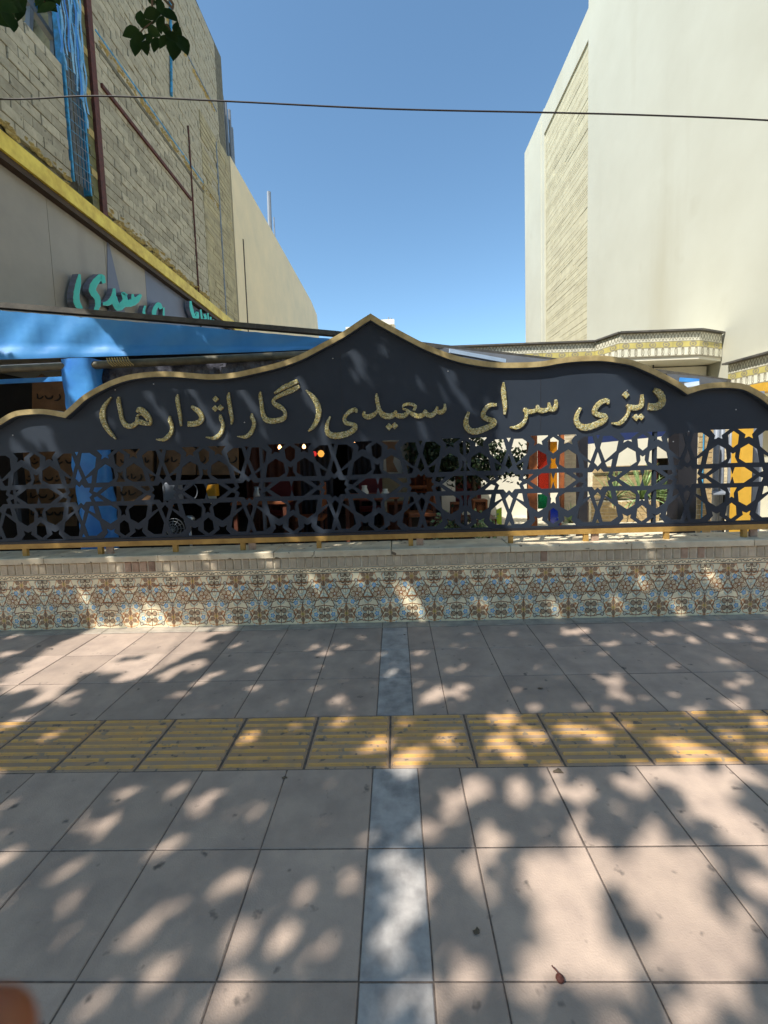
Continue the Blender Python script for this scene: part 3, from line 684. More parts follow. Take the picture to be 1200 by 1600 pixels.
for (x1,y1,x2,y2,t_) in ((20,-30,92,75,.09),(48,-30,45,60,.07),(78,-10,84,90,.06),(60,-10,110,60,.1)):
    b=MB(); p1=LP(x1,y1,X=XL-.5); p2=LP(x2,y2,X=XL-.5); b.bar(p1,p2,t_); b.obj('prop',m_greybox,lb)
# blue downpipe on the wall near the sprig
p1,p2=LP(264,-20),LP(266,150)
b=MB(); b.tube([(XL+.03,p1[1],p1[2]),(XL+.03,p2[1],p2[2])],.03,6); b.obj('blue_pipe',m_bluesteel,lb)
for (x1,y1,x2,y2,m_,rr) in ((292,195,307,400,m_rust,.02),(338,225,346,410,m_rebar,.03)):
    p1,p2=LP(x1,y1),LP(x2,y2); ym=(p1[1]+p2[1])/2
    b=MB(); b.tube([(XL+.015,ym,p2[2]-3),(XL+.015,ym,p1[2])],rr,6); b.obj('vertical_joint_strip',m_,lb)
# coursed older part
b=MB(); b.box((XL-.05,12.15,5.72),(XL+.008,14.28,8.7)); b.box((XL-.3,13.5,8.701),(XL+.006,14.28,11.0)); b.obj('old_wall_bay',m_oldwall,lb)
cs=MB(); r=random.Random(9)
for k in range(34):
    z_=5.8+k*.15
    y_=12.2
    while y_<14.2:
        l=r.uniform(.25,.7); 
        if r.random()<.85: cs.box((XL+.0,y_,z_+r.uniform(0,.01)),(XL+.012+r.uniform(0,.012),min(14.25,y_+l-.015),z_+.13))
        y_+=l
tag(cs.obj('old_brick_courses',m_oldwall,lb),kind='stuff')
# silver flues behind the corner
fl=empty('flue_stack',(XL-.4,14.6,10.9),'grey metal flues standing at the back corner of the block building','flue')
for k,(x_,yt) in enumerate(((342,138),(347,150),(352,160),(358,172),(362,200))):
    pt=at(x_,yt,Y=14.9+k*.05); b=MB(); b.tube([(pt[0],pt[1],9.0),(pt[0],pt[1],pt[2])],.05,8); b.obj('flue_pipe',m_greybox,fl)
b=MB(); q=at(350,225,Y=15.1); b.box((q[0]-.35,15.05,8.9),(q[0]+.25,15.2,q[2])); b.obj('backing_plate',m_rebar,fl)

# beige building farther back
bb=empty('beige_building',(XL-2,22,0),'plain beige rendered building farther back along the left side','building')
zt=LP(355,235)[2]; ye_=LP(494,470)[1]
pr=[LP(x,y) for x,y in ((353,232),(486,470),(495,492),(498,520))]
yb0=14.45; poly=[(XL,yb0,-.03),(XL,yb0,pr[0][2])]+[(XL,p[1],p[2]) for p in pr if p[1]>yb0+.1]+[(XL,pr[-1][1]+.01,-.03)]
b=MB(); b.prism(poly,(-8,0,0)); b.obj('wall',m_beige,bb)
b=MB(); y_=LP(381,400)[1]; b.box((XL+.0,y_-.03,0),(XL+.02,y_+.03,zt-2.2)); b.obj('expansion_joint',m_brown,bb)
q0,q1=at(421,360,Y=22),at(420,300,Y=22)
mast=MB(); mast.tube([(q0[0],22,zt-.1),(q1[0],22,q1[2])],.10,8); mast.tube([(q0[0]+.25,22,zt-.1),(q0[0]+.25,22,q1[2]-1.2)],.03,6)
o=mast.obj('rooftop_mast',m_greybox); tag(o,'thin grey mast on the roof edge of the beige building','mast')

# turquoise letters on the cladding
sg=empty('turquoise_sign',(XL+.1,8,3.6),'raised turquoise Persian script letters fixed to the grey cladding under the yellow fascia','sign')
tur=[[[(158,85,8),(150,150,20),(136,230,22),(140,290,24),(168,338,18)]],
 [[(336,150,12),(316,104,22),(268,150,26),(252,205,26),(285,255,22),(290,310,20),(272,350,14)]],
 [[(325,300,10),(372,290,20),(402,245,18),(408,188,10)],[(405,250,22),(430,320,24),(462,312,26),(488,268,20),(470,222,12),(500,240,10)],[(470,300,20),(520,295,26),(565,275,24),(602,232,10)],[(545,262,14),(540,228,8)]],
 [[(632,312,7),(622,350,10),(625,390,11)]],
 [[(748,335,12),(728,303,16),(700,340,16),(694,395,15)],[(766,325,6),(765,395,8)]],
 [[(958,278,7),(964,330,12),(985,392,12),(1008,402,10),(1006,365,12),(995,375,6)],[(1032,340,6),(1042,415,7)],[(1058,372,9),(1068,400,9),(1050,420,8)],[(1084,365,5),(1088,428,6)],[(1104,392,7),(1104,430,6)],[(1122,412,6),(1132,438,5)]]]
for st in tur:
    st=[[(90+x/4.615,410+y/4.615,w_/4.615) for x,y,w_ in s_] for s_ in st]
    b=ribbon(st,lambda x_,y_:at(x_,y_,X=XL+.13),.10,None,(1,0,0))
    b.obj('letter',[m_turq,m_lside],sg)

# ================================================================== right building
XR=6.
rbld=empty('cream_building',(XR+2,11,0),'tall windowless cream plastered building on the right with a rough infill strip','building')
ya,yb=13.55,17.25; zr_=13.25
b=MB(); b.box((XR,3.9,-.03),(XR+6,ya-.0,19)); b.obj('wall',m_cream,rbld)
b=MB(); b.box((XR+.0,yb,-.03),(XR+6,19.65,14.15)); b.box((XR,ya+.001,zr_),(XR+6,yb-.001,14.1)); b.obj('rear_wall',m_cream,rbld)
b=MB(); b.box((XR+.053,ya+.001,-.03),(XR+6,yb-.001,zr_-.001)); b.obj('infill_wall',m_recess,rbld)
cs=MB(); r=random.Random(19)
z_=3.4
while z_<zr_-.1:
    y_=ya+.03; hh=r.choice((.07,.08,.09,.16,.24))
    while y_<yb-.05:
        l=r.uniform(.3,1.6)
        if r.random()<.93: cs.box((XR+.045-r.uniform(0,.004),y_,z_),(XR+.054,min(yb-.04,y_+l-.012),z_+hh-.014))
        y_+=l
    z_+=hh
tag(cs.obj('infill_courses',m_recess,rbld),kind='stuff')
b=MB(); b.box((XR-.03,yb+.28,0),(XR-.0005,yb+.36,13.9)); b.obj('corner_bead',m_cream,rbld)
# tiled cornices
C_y=np.array(S(196,182,110)); 
def cornice_pat(X,Z):
    U=(X%.24)/.24; V=np.clip(Z/.42,0,1); out=np.broadcast_to(np.array(S(226,222,202)),U.shape+(3,)).copy(); dk=np.array(S(140,132,112))
    out[(V>.62)]=np.array(S(218,214,194)); 
    z1=(np.abs(((U*2)%1)-.5)*2); out[(V>.64)&(np.abs((V-.64)/.32-z1)<.13)]=dk; out[(V>.64)&(np.abs((V-.64)/.32-(1-z1))<.10)]=dk
    out[(V>.36)&(V<.62)]=C_y; c=np.hypot((((U*1)%1)-.5)*1.6,(V-.49)*4); out[(V>.36)&(V<.62)&(np.abs(c-.35)<.09)]=dk*1.2; out[(V>.36)&(V<.62)&(c<.14)]=dk
    u2=((U*2)%1)-.5; c=np.hypot(u2,(V-.2)*1.3); out[(V<.36)&(np.abs(c-.2)<.045)]=dk; out[(V<.36)&(np.abs(u2)<.06)&(V>.12)]=dk
    out[(np.abs(V-.36)<.015)|(np.abs(V-.62)<.015)|(V>.965)|(V<.03)]=dk
    return out
m_ctile=attrmat('cornice_tile',.3)
ctile=colorgrid('cornice',.002,.478,0,.42,80,36,cornice_pat,m_ctile)
def cornice_run(parent,p,q,z,lean=.0):
    p=Vector(p); q=Vector(q); d=q-p; L_=d.length; n_=max(1,round(L_/.48)); ang=math.atan2(d.y,d.x)
    for k in range(n_):
        c_=p+d*((k+.5)/n_); inst('cornice_tile',ctile,(c_.x,c_.y,z),parent,rot=(lean,0,ang),scale=(L_/n_/.48,1,1))
wing=empty('courtyard_wing',(3,8.6,0),'low cream wing across the courtyard with a yellow and white tiled cornice','building')
zc=at(1000,521,Y=7.75)[2]-.47
a1=at(640,540,Y=8.3); a2=at(930,530,Y=8.3); b1=at(968,521,Y=7.75); b2=at(1094,517,Y=7.75); b3=at(1108,524,Y=8.1)
P_=[(-.6,8.3),(a2[0],8.3),(b1[0],7.75),(b2[0],7.75),(XR-.02,8.05)]
ztop=(b1[2]+b2[2])/2
b=MB()
poly=[(x_,y_+.02) for x_,y_ in P_]+[(XR-.02,9.3),(-.6,9.3)]
b.prism([(x_,y_,zc+.001) for x_,y_ in poly],(0,0,ztop-zc-.02)); b.obj('roof_slab',m_white,wing)
for i in range(4): cornice_run(wing,(P_[i][0],P_[i][1],0),(P_[i+1][0],P_[i+1][1],0),ztop-.42-.0+.0,lean=-.0)
b=MB()
for i in range(4):
    b.bar((P_[i][0],P_[i][1]-.02,ztop+.015),(P_[i+1][0],P_[i+1][1]-.02,ztop+.015),.07,.03)
b.obj('coping_strip',m_gutter,wing)
b=MB(); b.box((-.6,8.75,.08),(3.55,9.2,zc)); b.box((3.56,9.0,.08),(XR-.02,9.2,zc)); b.obj('wall',m_white,wing)
b=MB(); q=at(1075,560,Y=8.6); b.box((q[0]-.1,8.5,2.0),(q[0]+.1,8.72,zc)); b.obj('pier',m_white,wing)
b=MB(); q=at(1021,560,Y=8.2); b.tube([(q[0],8.2,zc),(q[0],8.2,zc-.12)],.012,6); b.lathe([(0,-.16),(.05,-.15),(.07,-.12),(.0,-.11)],(q[0],8.2,zc),10); b.obj('ceiling_lamp',m_gutter,wing)
b=MB()
for k in range(12): b.box((4.0+k*.16,8.98,2.55),(4.14+k*.16,8.999,2.68))
tag(b.obj('brick_frieze',m_ybrick,wing),kind='stuff')
# cornice of the right building's ground floor
sh=empty('side_annex',(XR-.3,6,0),'cream annex along the right wall with tiled cornice and yellow beam','building')
c0=at(1100,583,X=5.75); c1=at(1200,553,X=5.75); zs=c1[2]
b=MB(); b.box((5.77,3.95,2.0),(XR-.001,7.6,zs-.02)); b.obj('roof_slab',m_white,sh)
cornice_run(sh,(5.76,7.6,0),(5.76,3.95,0),zs-.42)
cornice_run(sh,(5.60,7.2,0),(5.60,3.95,0),zs-.86)
b=MB(); b.box((5.62,3.95,zs-.86),(5.759,7.2,zs-.44)); b.obj('lower_slab',m_white,sh)
b=MB(); b.bar((5.73,7.65,zs+.015),(5.73,3.95,zs+.015),.09,.03); b.obj('coping_strip',m_gutter,sh)
by=at(1172,604,Y=5.6)
b=MB(); b.box((by[0],5.4,by[2]-.09),(by[0]+1.6,5.6,by[2]+.02)); b.obj('yellow_beam',m_ycol,sh)

# far building between the two walls
fb=empty('distant_building',at(590,600,Y=70)*np.array([1,1,0]),'distant pale building showing just behind the peak of the fence','building')
q=at(540,511,Y=70); q2=at(618,511,Y=70)
b=MB(); b.box((q[0],70,0),(q2[0],78,q[2])); b.obj('wall',m_white,fb)
q3=at(596,502,Y=70); q4=at(616,500,Y=70); b=MB(); b.box((q3[0],69.5,q[2]),(q4[0],72,q4[2])); b.obj('roof_hut',m_white,fb)
for x_,y_ in ((607,496),(611,497),(597,499),(601,500)):
    p=at(x_,y_,Y=69.9); b=MB(); b.tube([(p[0],69.9,q[2]),(p[0],69.9,p[2])],.12,6); b.obj('vent_pipe',m_greybox,fb)

# ================================================================== courtyard and restaurant behind the fence
FZ=.10
b=MB(); b.box((XL,WY+.31,-.03),(XR,19.6,FZ)); tag(b.obj('courtyard_floor',m_floor),kind='structure')
rest_=empty('restaurant_shelter',(-1.5,7,0),'open fronted restaurant shelter under a blue tarpaulin fascia and dark roof','shelter')
# fascia from left to right, tapering
tl=[(-140,462,4.45),(0,479,4.6),(100,487,4.75),(200,496,4.9),(300,504,5.0),(400,513,5.15),(525,524,5.35)]
bt=[(-140,567,4.45),(0,563,4.6),(100,560,4.75),(200,557,4.9),(300,554,5.0),(400,551,5.15),(525,545,5.35)]
Tp=catmull([at(x,y+6,Y=yy) for x,y,yy in tl],8); Bp=catmull([at(x,y,Y=yy) for x,y,yy in bt],8)
b=MB(); V=[]; n_=len(Tp); m_=8; r=random.Random(3)
for i in range(n_):
    for k in range(m_+1):
        t=k/m_; p=Tp[i]*(1-t)+Bp[i]*t
        w_=.018*math.sin(i*1.1+3*t)*math.sin(math.pi*t)+.02*math.sin(i*.37+2)*t*(1-t)*3+(.03 if t>.86 else 0)+.012*math.sin(i*2.7)*(1-t)**2
        V.append((p[0],p[1]-w_,p[2]))
b.add(V,[(i*(m_+1)+k,i*(m_+1)+k+1,(i+1)*(m_+1)+k+1,(i+1)*(m_+1)+k) for i in range(n_-1) for k in range(m_)]); b.obj('blue_fascia',m_bluetarp,rest_,smooth=True)
gl=[(-140,458,4.4),(0,475,4.55),(200,491,4.85),(400,508,5.1),(525,519,5.3),(690,540,5.7),(868,561,6.3),(1037,579,7.0),(1140,593,7.5)]
b=MB(); G=[at(x,y+3,Y=yy+.09) for x,y,yy in gl]
for p,q in zip(G[:-1],G[1:]): b.bar(p,q,.09,.055)
b.obj('gutter',m_gutter,rest_)
# small sloping roof sheets seen above the fence on the right
rs=[[(690,541,5.7),(868,561,6.3),(900,575,6.3),(760,575,5.75),(640,560,5.6)],[(1040,581,7.0),(1137,594,7.45),(1120,620,7.4),(1062,620,7.0)]]
for P in rs:
    b=MB(); b.prism([at(x,y,Y=yy+.05) for x,y,yy in P],(0,.04,0)); b.obj('roof_sheet',mat('grey_roof_sheet',S(86,90,98),.5,.1,5,.1,40),rest_)
b=MB(); b.bar(at(702,548,Y=5.72),at(790,564,Y=5.95),.02,.05); b.obj('skylight_edge',mat('pale_blue_strip',S(170,190,214),.4,.05,5,.0,40),rest_)
b=MB(); b.bar(at(1062,593,Y=6.9),at(1092,595,Y=6.9),.02,.06); b.obj('blue_cloth',m_bluetarp2,rest_)
b=MB(); b.bar(at(1070,602,Y=6.85),at(1092,599,Y=6.85),.02,.07); b.obj('white_cloth',mat('white_cloth',S(200,214,232),.6,.05,5,.0,40),rest_)
# pipe under the fascia
b=MB(); b.tube([at(-140,586,Y=4.4),at(0,577,Y=4.5),at(180,569,Y=4.6),at(330,562,Y=4.7),at(500,553,Y=4.9)],.043,10); b.obj('support_pipe',m_pipe,rest_,smooth=True)
b=MB()
for k in range(9):
    p=at(172+k*4,567-.2*k,Y=4.6); b.tube([p+np.array([0,-.05,.04]),p+np.array([.02,-.055,-.01]),p+np.array([.05,-.03,-.045])],.007,5)
b.obj('rope_binding',m_foam,rest_)
# blue wrapped column
bc=empty('wrapped_column',(-3.25,4.62,FZ),'roof column wrapped in bright blue tarpaulin behind the left part of the fence','column')
ct=at(127,563,Y=4.62); cb=at(158,850,Y=4.62)
b=MB(); V=[]; n_=16; L_=26
for i in range(L_+1):
    t=i/L_; z_=ct[2]+(FZ-ct[2])*t; cx=ct[0]*(1-t)+(cb[0]+.01)*t
    for k in range(n_):
        a=6.283*k/n_; rr=1+.05*math.sin(3*a+i*.7)+.04*math.sin(i*1.9+k)
        if t<.06: rr*=1.06
        sx=.172 if t<.5 else .165+.01*t
        V.append((cx+sx*rr*max(-1,min(1,1.25*math.cos(a))),4.62+.1*rr*max(-1,min(1,1.25*math.sin(a))),z_))
b.add(V,[(i*n_+k,i*n_+(k+1)%n_,(i+1)*n_+(k+1)%n_,(i+1)*n_+k) for i in range(L_) for k in range(n_)]); b.obj('tarpaulin_wrap',m_bluetarp2,bc,smooth=True)
b=MB(); b.box((ct[0]-.06,4.57,FZ),(ct[0]+.06,4.67,ct[2]+.02)); b.obj('post',m_darkpost,bc)
# black plastic sheet gathered under pipe
b=MB(); V=[]; n_=60; m_=6
for i in range(n_+1):
    s_=i/n_; xp=157+s_*330; yt=575-17*s_; yb_=yt+40-10*s_
    for k in range(m_+1):
        t=k/m_; p=at(xp+14*t*math.sin(i*.9)*.4,yt*(1-t)+yb_*t,Y=4.72+.12*s_); V.append((p[0],p[1]+.03*math.sin(i*1.7)*t+.015*math.sin(i*3.1+k),p[2]))
b.add(V,[(i*(m_+1)+k,i*(m_+1)+k+1,(i+1)*(m_+1)+k+1,(i+1)*(m_+1)+k) for i in range(n_) for k in range(m_)]); b.obj('black_sheet',m_plastic,rest_,smooth=True)
b=MB(); b.bar(at(-140,603,Y=4.75),at(100,592,Y=4.75),.02,.05); b.obj('blue_hem',m_bluetarp2,rest_)
# shelter body
Gr=[p for p in G if p[0]<1.95]; b=MB(); V=[]
for p in Gr:
    zf=p[2]-.05; V+=[(p[0],p[1]+.06,zf),(p[0],9.6,zf),(p[0],9.6,zf-.05),(p[0],p[1]+.06,zf-.05)]
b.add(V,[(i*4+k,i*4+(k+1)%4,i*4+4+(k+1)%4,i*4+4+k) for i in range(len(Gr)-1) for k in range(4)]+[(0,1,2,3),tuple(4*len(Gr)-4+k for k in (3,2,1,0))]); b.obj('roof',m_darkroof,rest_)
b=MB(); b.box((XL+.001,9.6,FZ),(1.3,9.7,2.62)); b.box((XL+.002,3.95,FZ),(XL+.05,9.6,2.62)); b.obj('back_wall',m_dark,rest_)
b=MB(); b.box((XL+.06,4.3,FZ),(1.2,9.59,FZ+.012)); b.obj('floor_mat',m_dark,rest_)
# curtain like dark folds in the middle of the back
for k,(xa,xb,yy) in enumerate(((385,470,7.2),(470,520,6.8),(545,600,7.4),(640,690,8.6))):
    b=MB(); V=[]; n_=24
    p,q=at(xa,760,Y=yy),at(xb,760,Y=yy)
    for i in range(n_+1):
        t=i/n_; xx=p[0]*(1-t)+q[0]*t; V+=[(xx,yy+.04*math.sin(i*1.6),FZ+.1),(xx,yy+.04*math.sin(i*1.6+.3),2.5)]
    b.add(V,[(i*2,i*2+2,i*2+3,i*2+1) for i in range(n_)]); b.obj('curtain',m_wood if k==0 else m_darkroof,rest_,smooth=True)

def script_marks(parent,rect,Yp,rows_,seed,scale=1.,material=m_ink):
    "loose pen strokes of the hand lettered script"
    r=random.Random(seed); x0,y0,x1,y1=rect
    for j in range(rows_):
        yy=y0+(y1-y0)*(j+.5)/rows_; xx=x0+6
        while xx<x1-10:
            sgl=r.uniform(7,12)*scale
            kind=r.randrange(4)
            if kind==0: st=[[(xx,yy-3,.5),(xx+sgl*.3,yy+1.5,1.3),(xx+sgl*.8,yy+1,1.4),(xx+sgl,yy-3,.6)]]
            elif kind==1: st=[[(xx+sgl*.6,yy-5,.5),(xx+sgl*.7,yy,1.1),(xx+sgl*.4,yy+4,1.2),(xx,yy+5,.4)]]
            elif kind==2: st=[[(xx+2,yy-6,.6),(xx+2.6,yy+2,1.1)],[(xx+4,yy+2,1),(xx+sgl*.7,yy+1,1.2),(xx+sgl,yy-2,.5)]]
            else: st=[[(xx,yy+1,.5),(xx+sgl*.4,yy+3,1.3),(xx+sgl*.9,yy,.8)],dot(xx+sgl*.4,yy-4,1.3)]
            b=ribbon(st,lambda x_,y_:at(x_,y_,Y=Yp-.012),.006,None,(0,-1,0),4); b.obj('script_stroke',[material,material],parent)
            xx+=sgl*1.25
boards=[((-30,700,118,822),5.6,4,'wide brown board lettered in black script left of the blue column'),
        ((182,700,238,790),5.7,3,'brown board lettered in black script just right of the blue column'),
        ((50,590,108,650),5.3,1,'brown cut out board with script above the left wave of the fence'),
        ((245,695,305,742),5.9,1,'brown board with jagged top beside the grey enclosure'),
        ((308,692,372,742),6.0,1,'brown board under the fence lettering near the yellow meter box')]
for i,(rc,yy,rw,lab) in enumerate(boards):
    r=random.Random(i); e_=empty('menu_board',at((rc[0]+rc[2])/2,rc[3],Y=yy),lab,'menu board')
    P=[(rc[0],rc[3]),(rc[2],rc[3]),(rc[2],rc[1]+6),(rc[0]*.3+rc[2]*.7,rc[1]-4),(rc[0]*.5+rc[2]*.5,rc[1]+8),(rc[0]*.75+rc[2]*.25,rc[1]-6),(rc[0],rc[1]+4)]
    b=MB(); b.prism([at(x,y,Y=yy) for x,y in P],(0,.03,0)); b.obj('board',m_board,e_)
    script_marks(e_,(rc[0],rc[1]+8,rc[2],rc[3]-6),yy,rw,i+3,1.1)
# electrical things
def thingbox(name,label,cat,rect,Y,depth,material,parts=()):
    e_=empty(name,at((rect[0]+rect[2])/2,rect[3],Y=Y),label,cat); a=at(rect[0],rect[3],Y=Y); c_=at(rect[2],rect[1],Y=Y)
    b=MB(); b.slab((a[0],a[2],0),(c_[0],c_[2],depth),.008); V=[(x,Y+depth-z,y) for x,y,z in b.v]; b.v=V; b.obj('case',material,e_)
    return e_,a,c_
e_,a,c_=thingbox('electric_enclosure','grey electrical enclosure seen through the fence lattice','enclosure',(255,754,276,783),5.4,.15,m_greybox)
b=MB(); b.box((a[0]+.02,5.392,a[2]+.1),(a[0]+.03,5.399,a[2]+.2)); b.obj('latch',m_chrome,e_)
ws=MB(); p=at(259,791,Y=5.4); q=at(272,791,Y=5.4); t_=at(265.5,780,Y=5.4); ws.prism([p,q,t_],(0,.006,0)); we=ws.obj('warning_sign',mat('orange_warning',S(226,140,30),.5,.02,5,0,40)); tag(we,'small orange triangular warning sign under the grey enclosure','sign')
b=MB(); m0=at(265.5,786,Y=5.39); b.bar(m0+np.array([0,0,.02]),m0+np.array([0,0,-.015]),.008,.004); b.obj('exclamation_bar',m_ink,we)
e_,a,c_=thingbox('meter_box','yellow meter box with a white label behind the lattice','meter box',(323,757,336,776),5.8,.12,mat('yellow_box',S(214,150,30),.5,.05,5,0,40))
b=MB(); b.box((a[0]-.01,5.785,a[2]-.04),(c_[0]+.01,5.799,a[2]+.005)); b.obj('label_plate',m_white,e_)
b=MB(); b.box((c_[0]-.07,5.78,a[2]-.1),(c_[0]+.0,5.80,a[2]-.05)); b.obj('socket',m_white,e_)
hose=MB(); hc=at(298,768,Y=5.6); hose.tube([hc+np.array([.09*math.cos(t),0,.11*math.sin(t)]) for t in np.linspace(-1.6,3.6,20)],.006,6); o=hose.obj('hanging_cable',m_greybox,smooth=True); tag(o,'pale looped cable hanging behind the lattice beside the meter box','cable')
# floor fan / heater
fan=empty('pedestal_fan',at(290,845,Y=4.9),'pedestal fan with metal grille standing behind the lattice','fan')
fc=at(272,826,Y=4.9)
b=MB()
for rr in (.03,.06,.09,.12):
    b.tube([(fc[0]+rr*math.cos(t),4.9-.05*(1-rr/.12),fc[2]+rr*1.0*math.sin(t)) for t in np.linspace(0,6.283,25)],.004,5,cap=False)
for k in range(12):
    t=6.283*k/12; b.tube([(fc[0],4.85,fc[2]),(fc[0]+.12*math.cos(t),4.9,fc[2]+.12*math.sin(t))],.003,4)
b.obj('grille',m_chrome,fan,smooth=True)
hp=at(296,812,Y=4.85)
b=MB(); b.lathe([(0,.05),(.04,.045),(.06,.02),(.06,-.02),(.045,-.03),(0,-.03)],hp,14); mh_=b.obj('motor_housing',m_chrome,fan,smooth=True)
b=MB(); b.box((hp[0]-.025,hp[1]-.065,hp[2]-.02),(hp[0]+.025,hp[1]-.058,hp[2]+.01)); b.obj('badge_plate',m_white,mh_)
b=MB(); b.tube([(hp[0],hp[1],hp[2]-.03),(hp[0],hp[1],FZ+.05)],.016,8); b.obj('pole',m_chrome,fan,smooth=True)
b=MB()
for k in range(4): t=.6+1.57*k; b.tube([(hp[0],hp[1],FZ+.08),(hp[0]+.2*math.cos(t),hp[1]+.2*math.sin(t),FZ+.012)],.012,6)
b.obj('base',m_chrome,fan,smooth=True)
# lit bulbs
m_bulb=emit('lit_bulb',(1,.5,.18),2.5); m_lampred=emit('red_lamp_glass',(.5,.02,.02),.35); m_lampamb=emit('amber_lamp_glass',(.7,.3,.05),.5)
for i,(x_,y_,lab) in enumerate(((437,699,'lit bulb hanging left of the red and amber lamp'),(475,698,'lit bulb hanging close above the red and amber lamp'),(553,694,'lit bulb hanging alone right of the red and amber lamp'))):
    p=at(x_,y_,Y=6.2+.2*i); e_=empty('hanging_bulb',p,lab,'light bulb',group='lit bulbs hanging in the dark shelter')
    b=MB(); b.lathe([(0,-.03),(.02,-.024),(.027,0),(.018,.024),(.01,.035),(0,.035)],p,12); b.obj('bulb',m_bulb,e_,smooth=True)
    b=MB(); b.tube([(p[0],p[1],p[2]+.03),(p[0],p[1],2.6)],.006,5); b.obj('flex',m_wire,e_)
p=at(496,709,Y=6.); e_=empty('coloured_lamp',p,'hanging lamp with red and amber glass in the dark shelter','lamp')
b=MB(); b.lathe([(0,-.05),(.03,-.04),(.05,0),(.03,.04),(0,.05)],(p[0]+.05,p[1],p[2]),12); b.obj('amber_shade',m_lampamb,e_,smooth=True)
b=MB(); b.lathe([(0,-.04),(.03,-.03),(.04,0),(.03,.03),(0,.04)],(p[0]-.05,p[1],p[2]),12); b.obj('red_shade',m_lampred,e_,smooth=True)
b=MB(); b.tube([(p[0]-.05,p[1],p[2]+.03),(p[0],p[1],p[2]+.2),(p[0]+.05,p[1],p[2]+.04)],.005,5); b.tube([(p[0],p[1],p[2]+.2),(p[0],p[1],2.6)],.005,5); b.obj('flex',m_wire,e_)
# plaster bracket, window, orange cabinet
b=MB(); b.prism([at(x,y,Y=7.0) for x,y in ((596,690),(630,690),(622,700),(617,708),(614,722),(622,738),(604,738),(602,700))],(0,.2,0)); b.obj('corbel',m_board,rest_)
b=MB(); b.prism([at(x,y,Y=7.3) for x,y in ((588,748),(640,746),(640,782),(590,784))],(0,.04,0)); b.obj('plaster_patch',m_oldwall,rest_)
wi=empty('wooden_window',at(655,765,Y=8),'small brown wooden window at the back of the shelter','window')
a,c_=at(636,768,Y=8),at(676,742,Y=8)
b=MB(); b.box((a[0],8,a[2]),(c_[0],8.05,c_[2])); b.obj('pane',m_wood,wi)
b=MB()
for t in (0,.33,.66,1): xx=a[0]+(c_[0]-a[0])*t; b.box((xx-.012,7.97,a[2]),(xx+.012,7.999,c_[2]))
b.box((a[0]-.013,7.96,c_[2]),(c_[0]+.013,7.999,c_[2]+.03)); b.box((a[0]-.013,7.96,a[2]-.03),(c_[0]+.013,7.999,a[2])); b.obj('frame',m_orange,wi)
def door_like(name,label,cat,rect,Y,material,d=.25):
    e_=empty(name,at((rect[0]+rect[2])/2,rect[3],Y=Y),label,cat); a,c_=at(rect[0],rect[3],Y=Y),at(rect[2],rect[1],Y=Y); t=.03
    b=MB(); b.box((a[0],Y,FZ),(a[0]+t,Y+d,c_[2])); b.box((c_[0]-t,Y,FZ),(c_[0],Y+d,c_[2])); b.box((a[0]+t,Y,c_[2]-t),(c_[0]-t,Y+d,c_[2])); b.obj('frame',material,e_)
    b=MB(); b.box((a[0]+t,Y+.03,FZ),(c_[0]-t,Y+.05,c_[2]-t)); b.obj('panel',m_wood,e_)
    b=MB(); b.box((a[0]+t,Y+.01,FZ+(c_[2]-FZ)*.5),(c_[0]-t,Y+.029,FZ+(c_[2]-FZ)*.5+.03)); b.obj('rail',material,e_); return e_
door_like('orange_cabinet','orange wooden cabinet low in the dark shelter','cabinet',(606,785,640,832),6.8,m_orange)
# carved lattice boxes on a bench
def carved(rect,Y,label):
    e_=empty('carved_box',at((rect[0]+rect[2])/2,rect[3],Y=Y),label,'wooden box',group='carved orange wooden boxes on the bench'); a,c_=at(rect[0],rect[3],Y=Y),at(rect[2],rect[1],Y=Y); t=(c_[0]-a[0])*.13
    b=MB(); b.box((a[0],Y,a[2]),(a[0]+t,Y+.2,c_[2])); b.box((c_[0]-t,Y,a[2]),(c_[0],Y+.2,c_[2])); b.box((a[0]+t,Y,a[2]),(c_[0]-t,Y+.2,a[2]+t)); b.box((a[0]+t,Y,c_[2]-t),(c_[0]-t,Y+.2,c_[2])); b.obj('frame',m_orange,e_)
    b=MB(); b.box((a[0]+t,Y+.05,a[2]+t),(c_[0]-t,Y+.06,c_[2]-t)); b.obj('backing',m_wood,e_)
    b=MB(); cx,cz=(a[0]+c_[0])/2,(a[2]+c_[2])/2; R=(c_[0]-a[0])/2-t
    for k in range(8):
        an=math.pi*k/8; b.bar((cx-R*1.1*math.cos(an),Y+.03-.001*k,cz-R*1.1*math.sin(an)),(cx+R*1.1*math.cos(an),Y+.03-.001*k,cz+R*1.1*math.sin(an)),R*.09,.008,upv=(0,1,0))
    b.tube([(cx+R*.55*math.cos(t_),Y+.025,cz+R*.55*math.sin(t_)) for t_ in np.linspace(0,6.283,17)],R*.05,4,cap=False); b.obj('fretwork',m_orange,e_)
carved((740,781,762,808),6.2,'carved orange box with a star grille, nearer the yellow green board')
carved((706,786,721,809),6.35,'narrower carved orange box left of the star grilled one')
bn=empty('wooden_bench',at(720,815,Y=6.3),'wooden bench among the plants behind the middle of the fence','bench')
a,c_=at(655,812,Y=6.25),at(775,809,Y=6.25)
b=MB(); b.box((a[0],6.1,a[2]-.03),(c_[0],6.6,a[2])); b.obj('seat',m_wood,bn)
for xx in (a[0]+.05,(a[0]+c_[0])/2,c_[0]-.05):
    for yy in (6.14,6.55): b=MB(); b.box((xx-.025,yy-.025,FZ),(xx+.025,yy+.025,a[2]-.031)); b.obj('leg',m_wood,bn)
ch=empty('red_chair',at(700,800,Y=7.3),'red upholstered chair behind the wooden bench','chair'); q=at(735,800,Y=7.3)
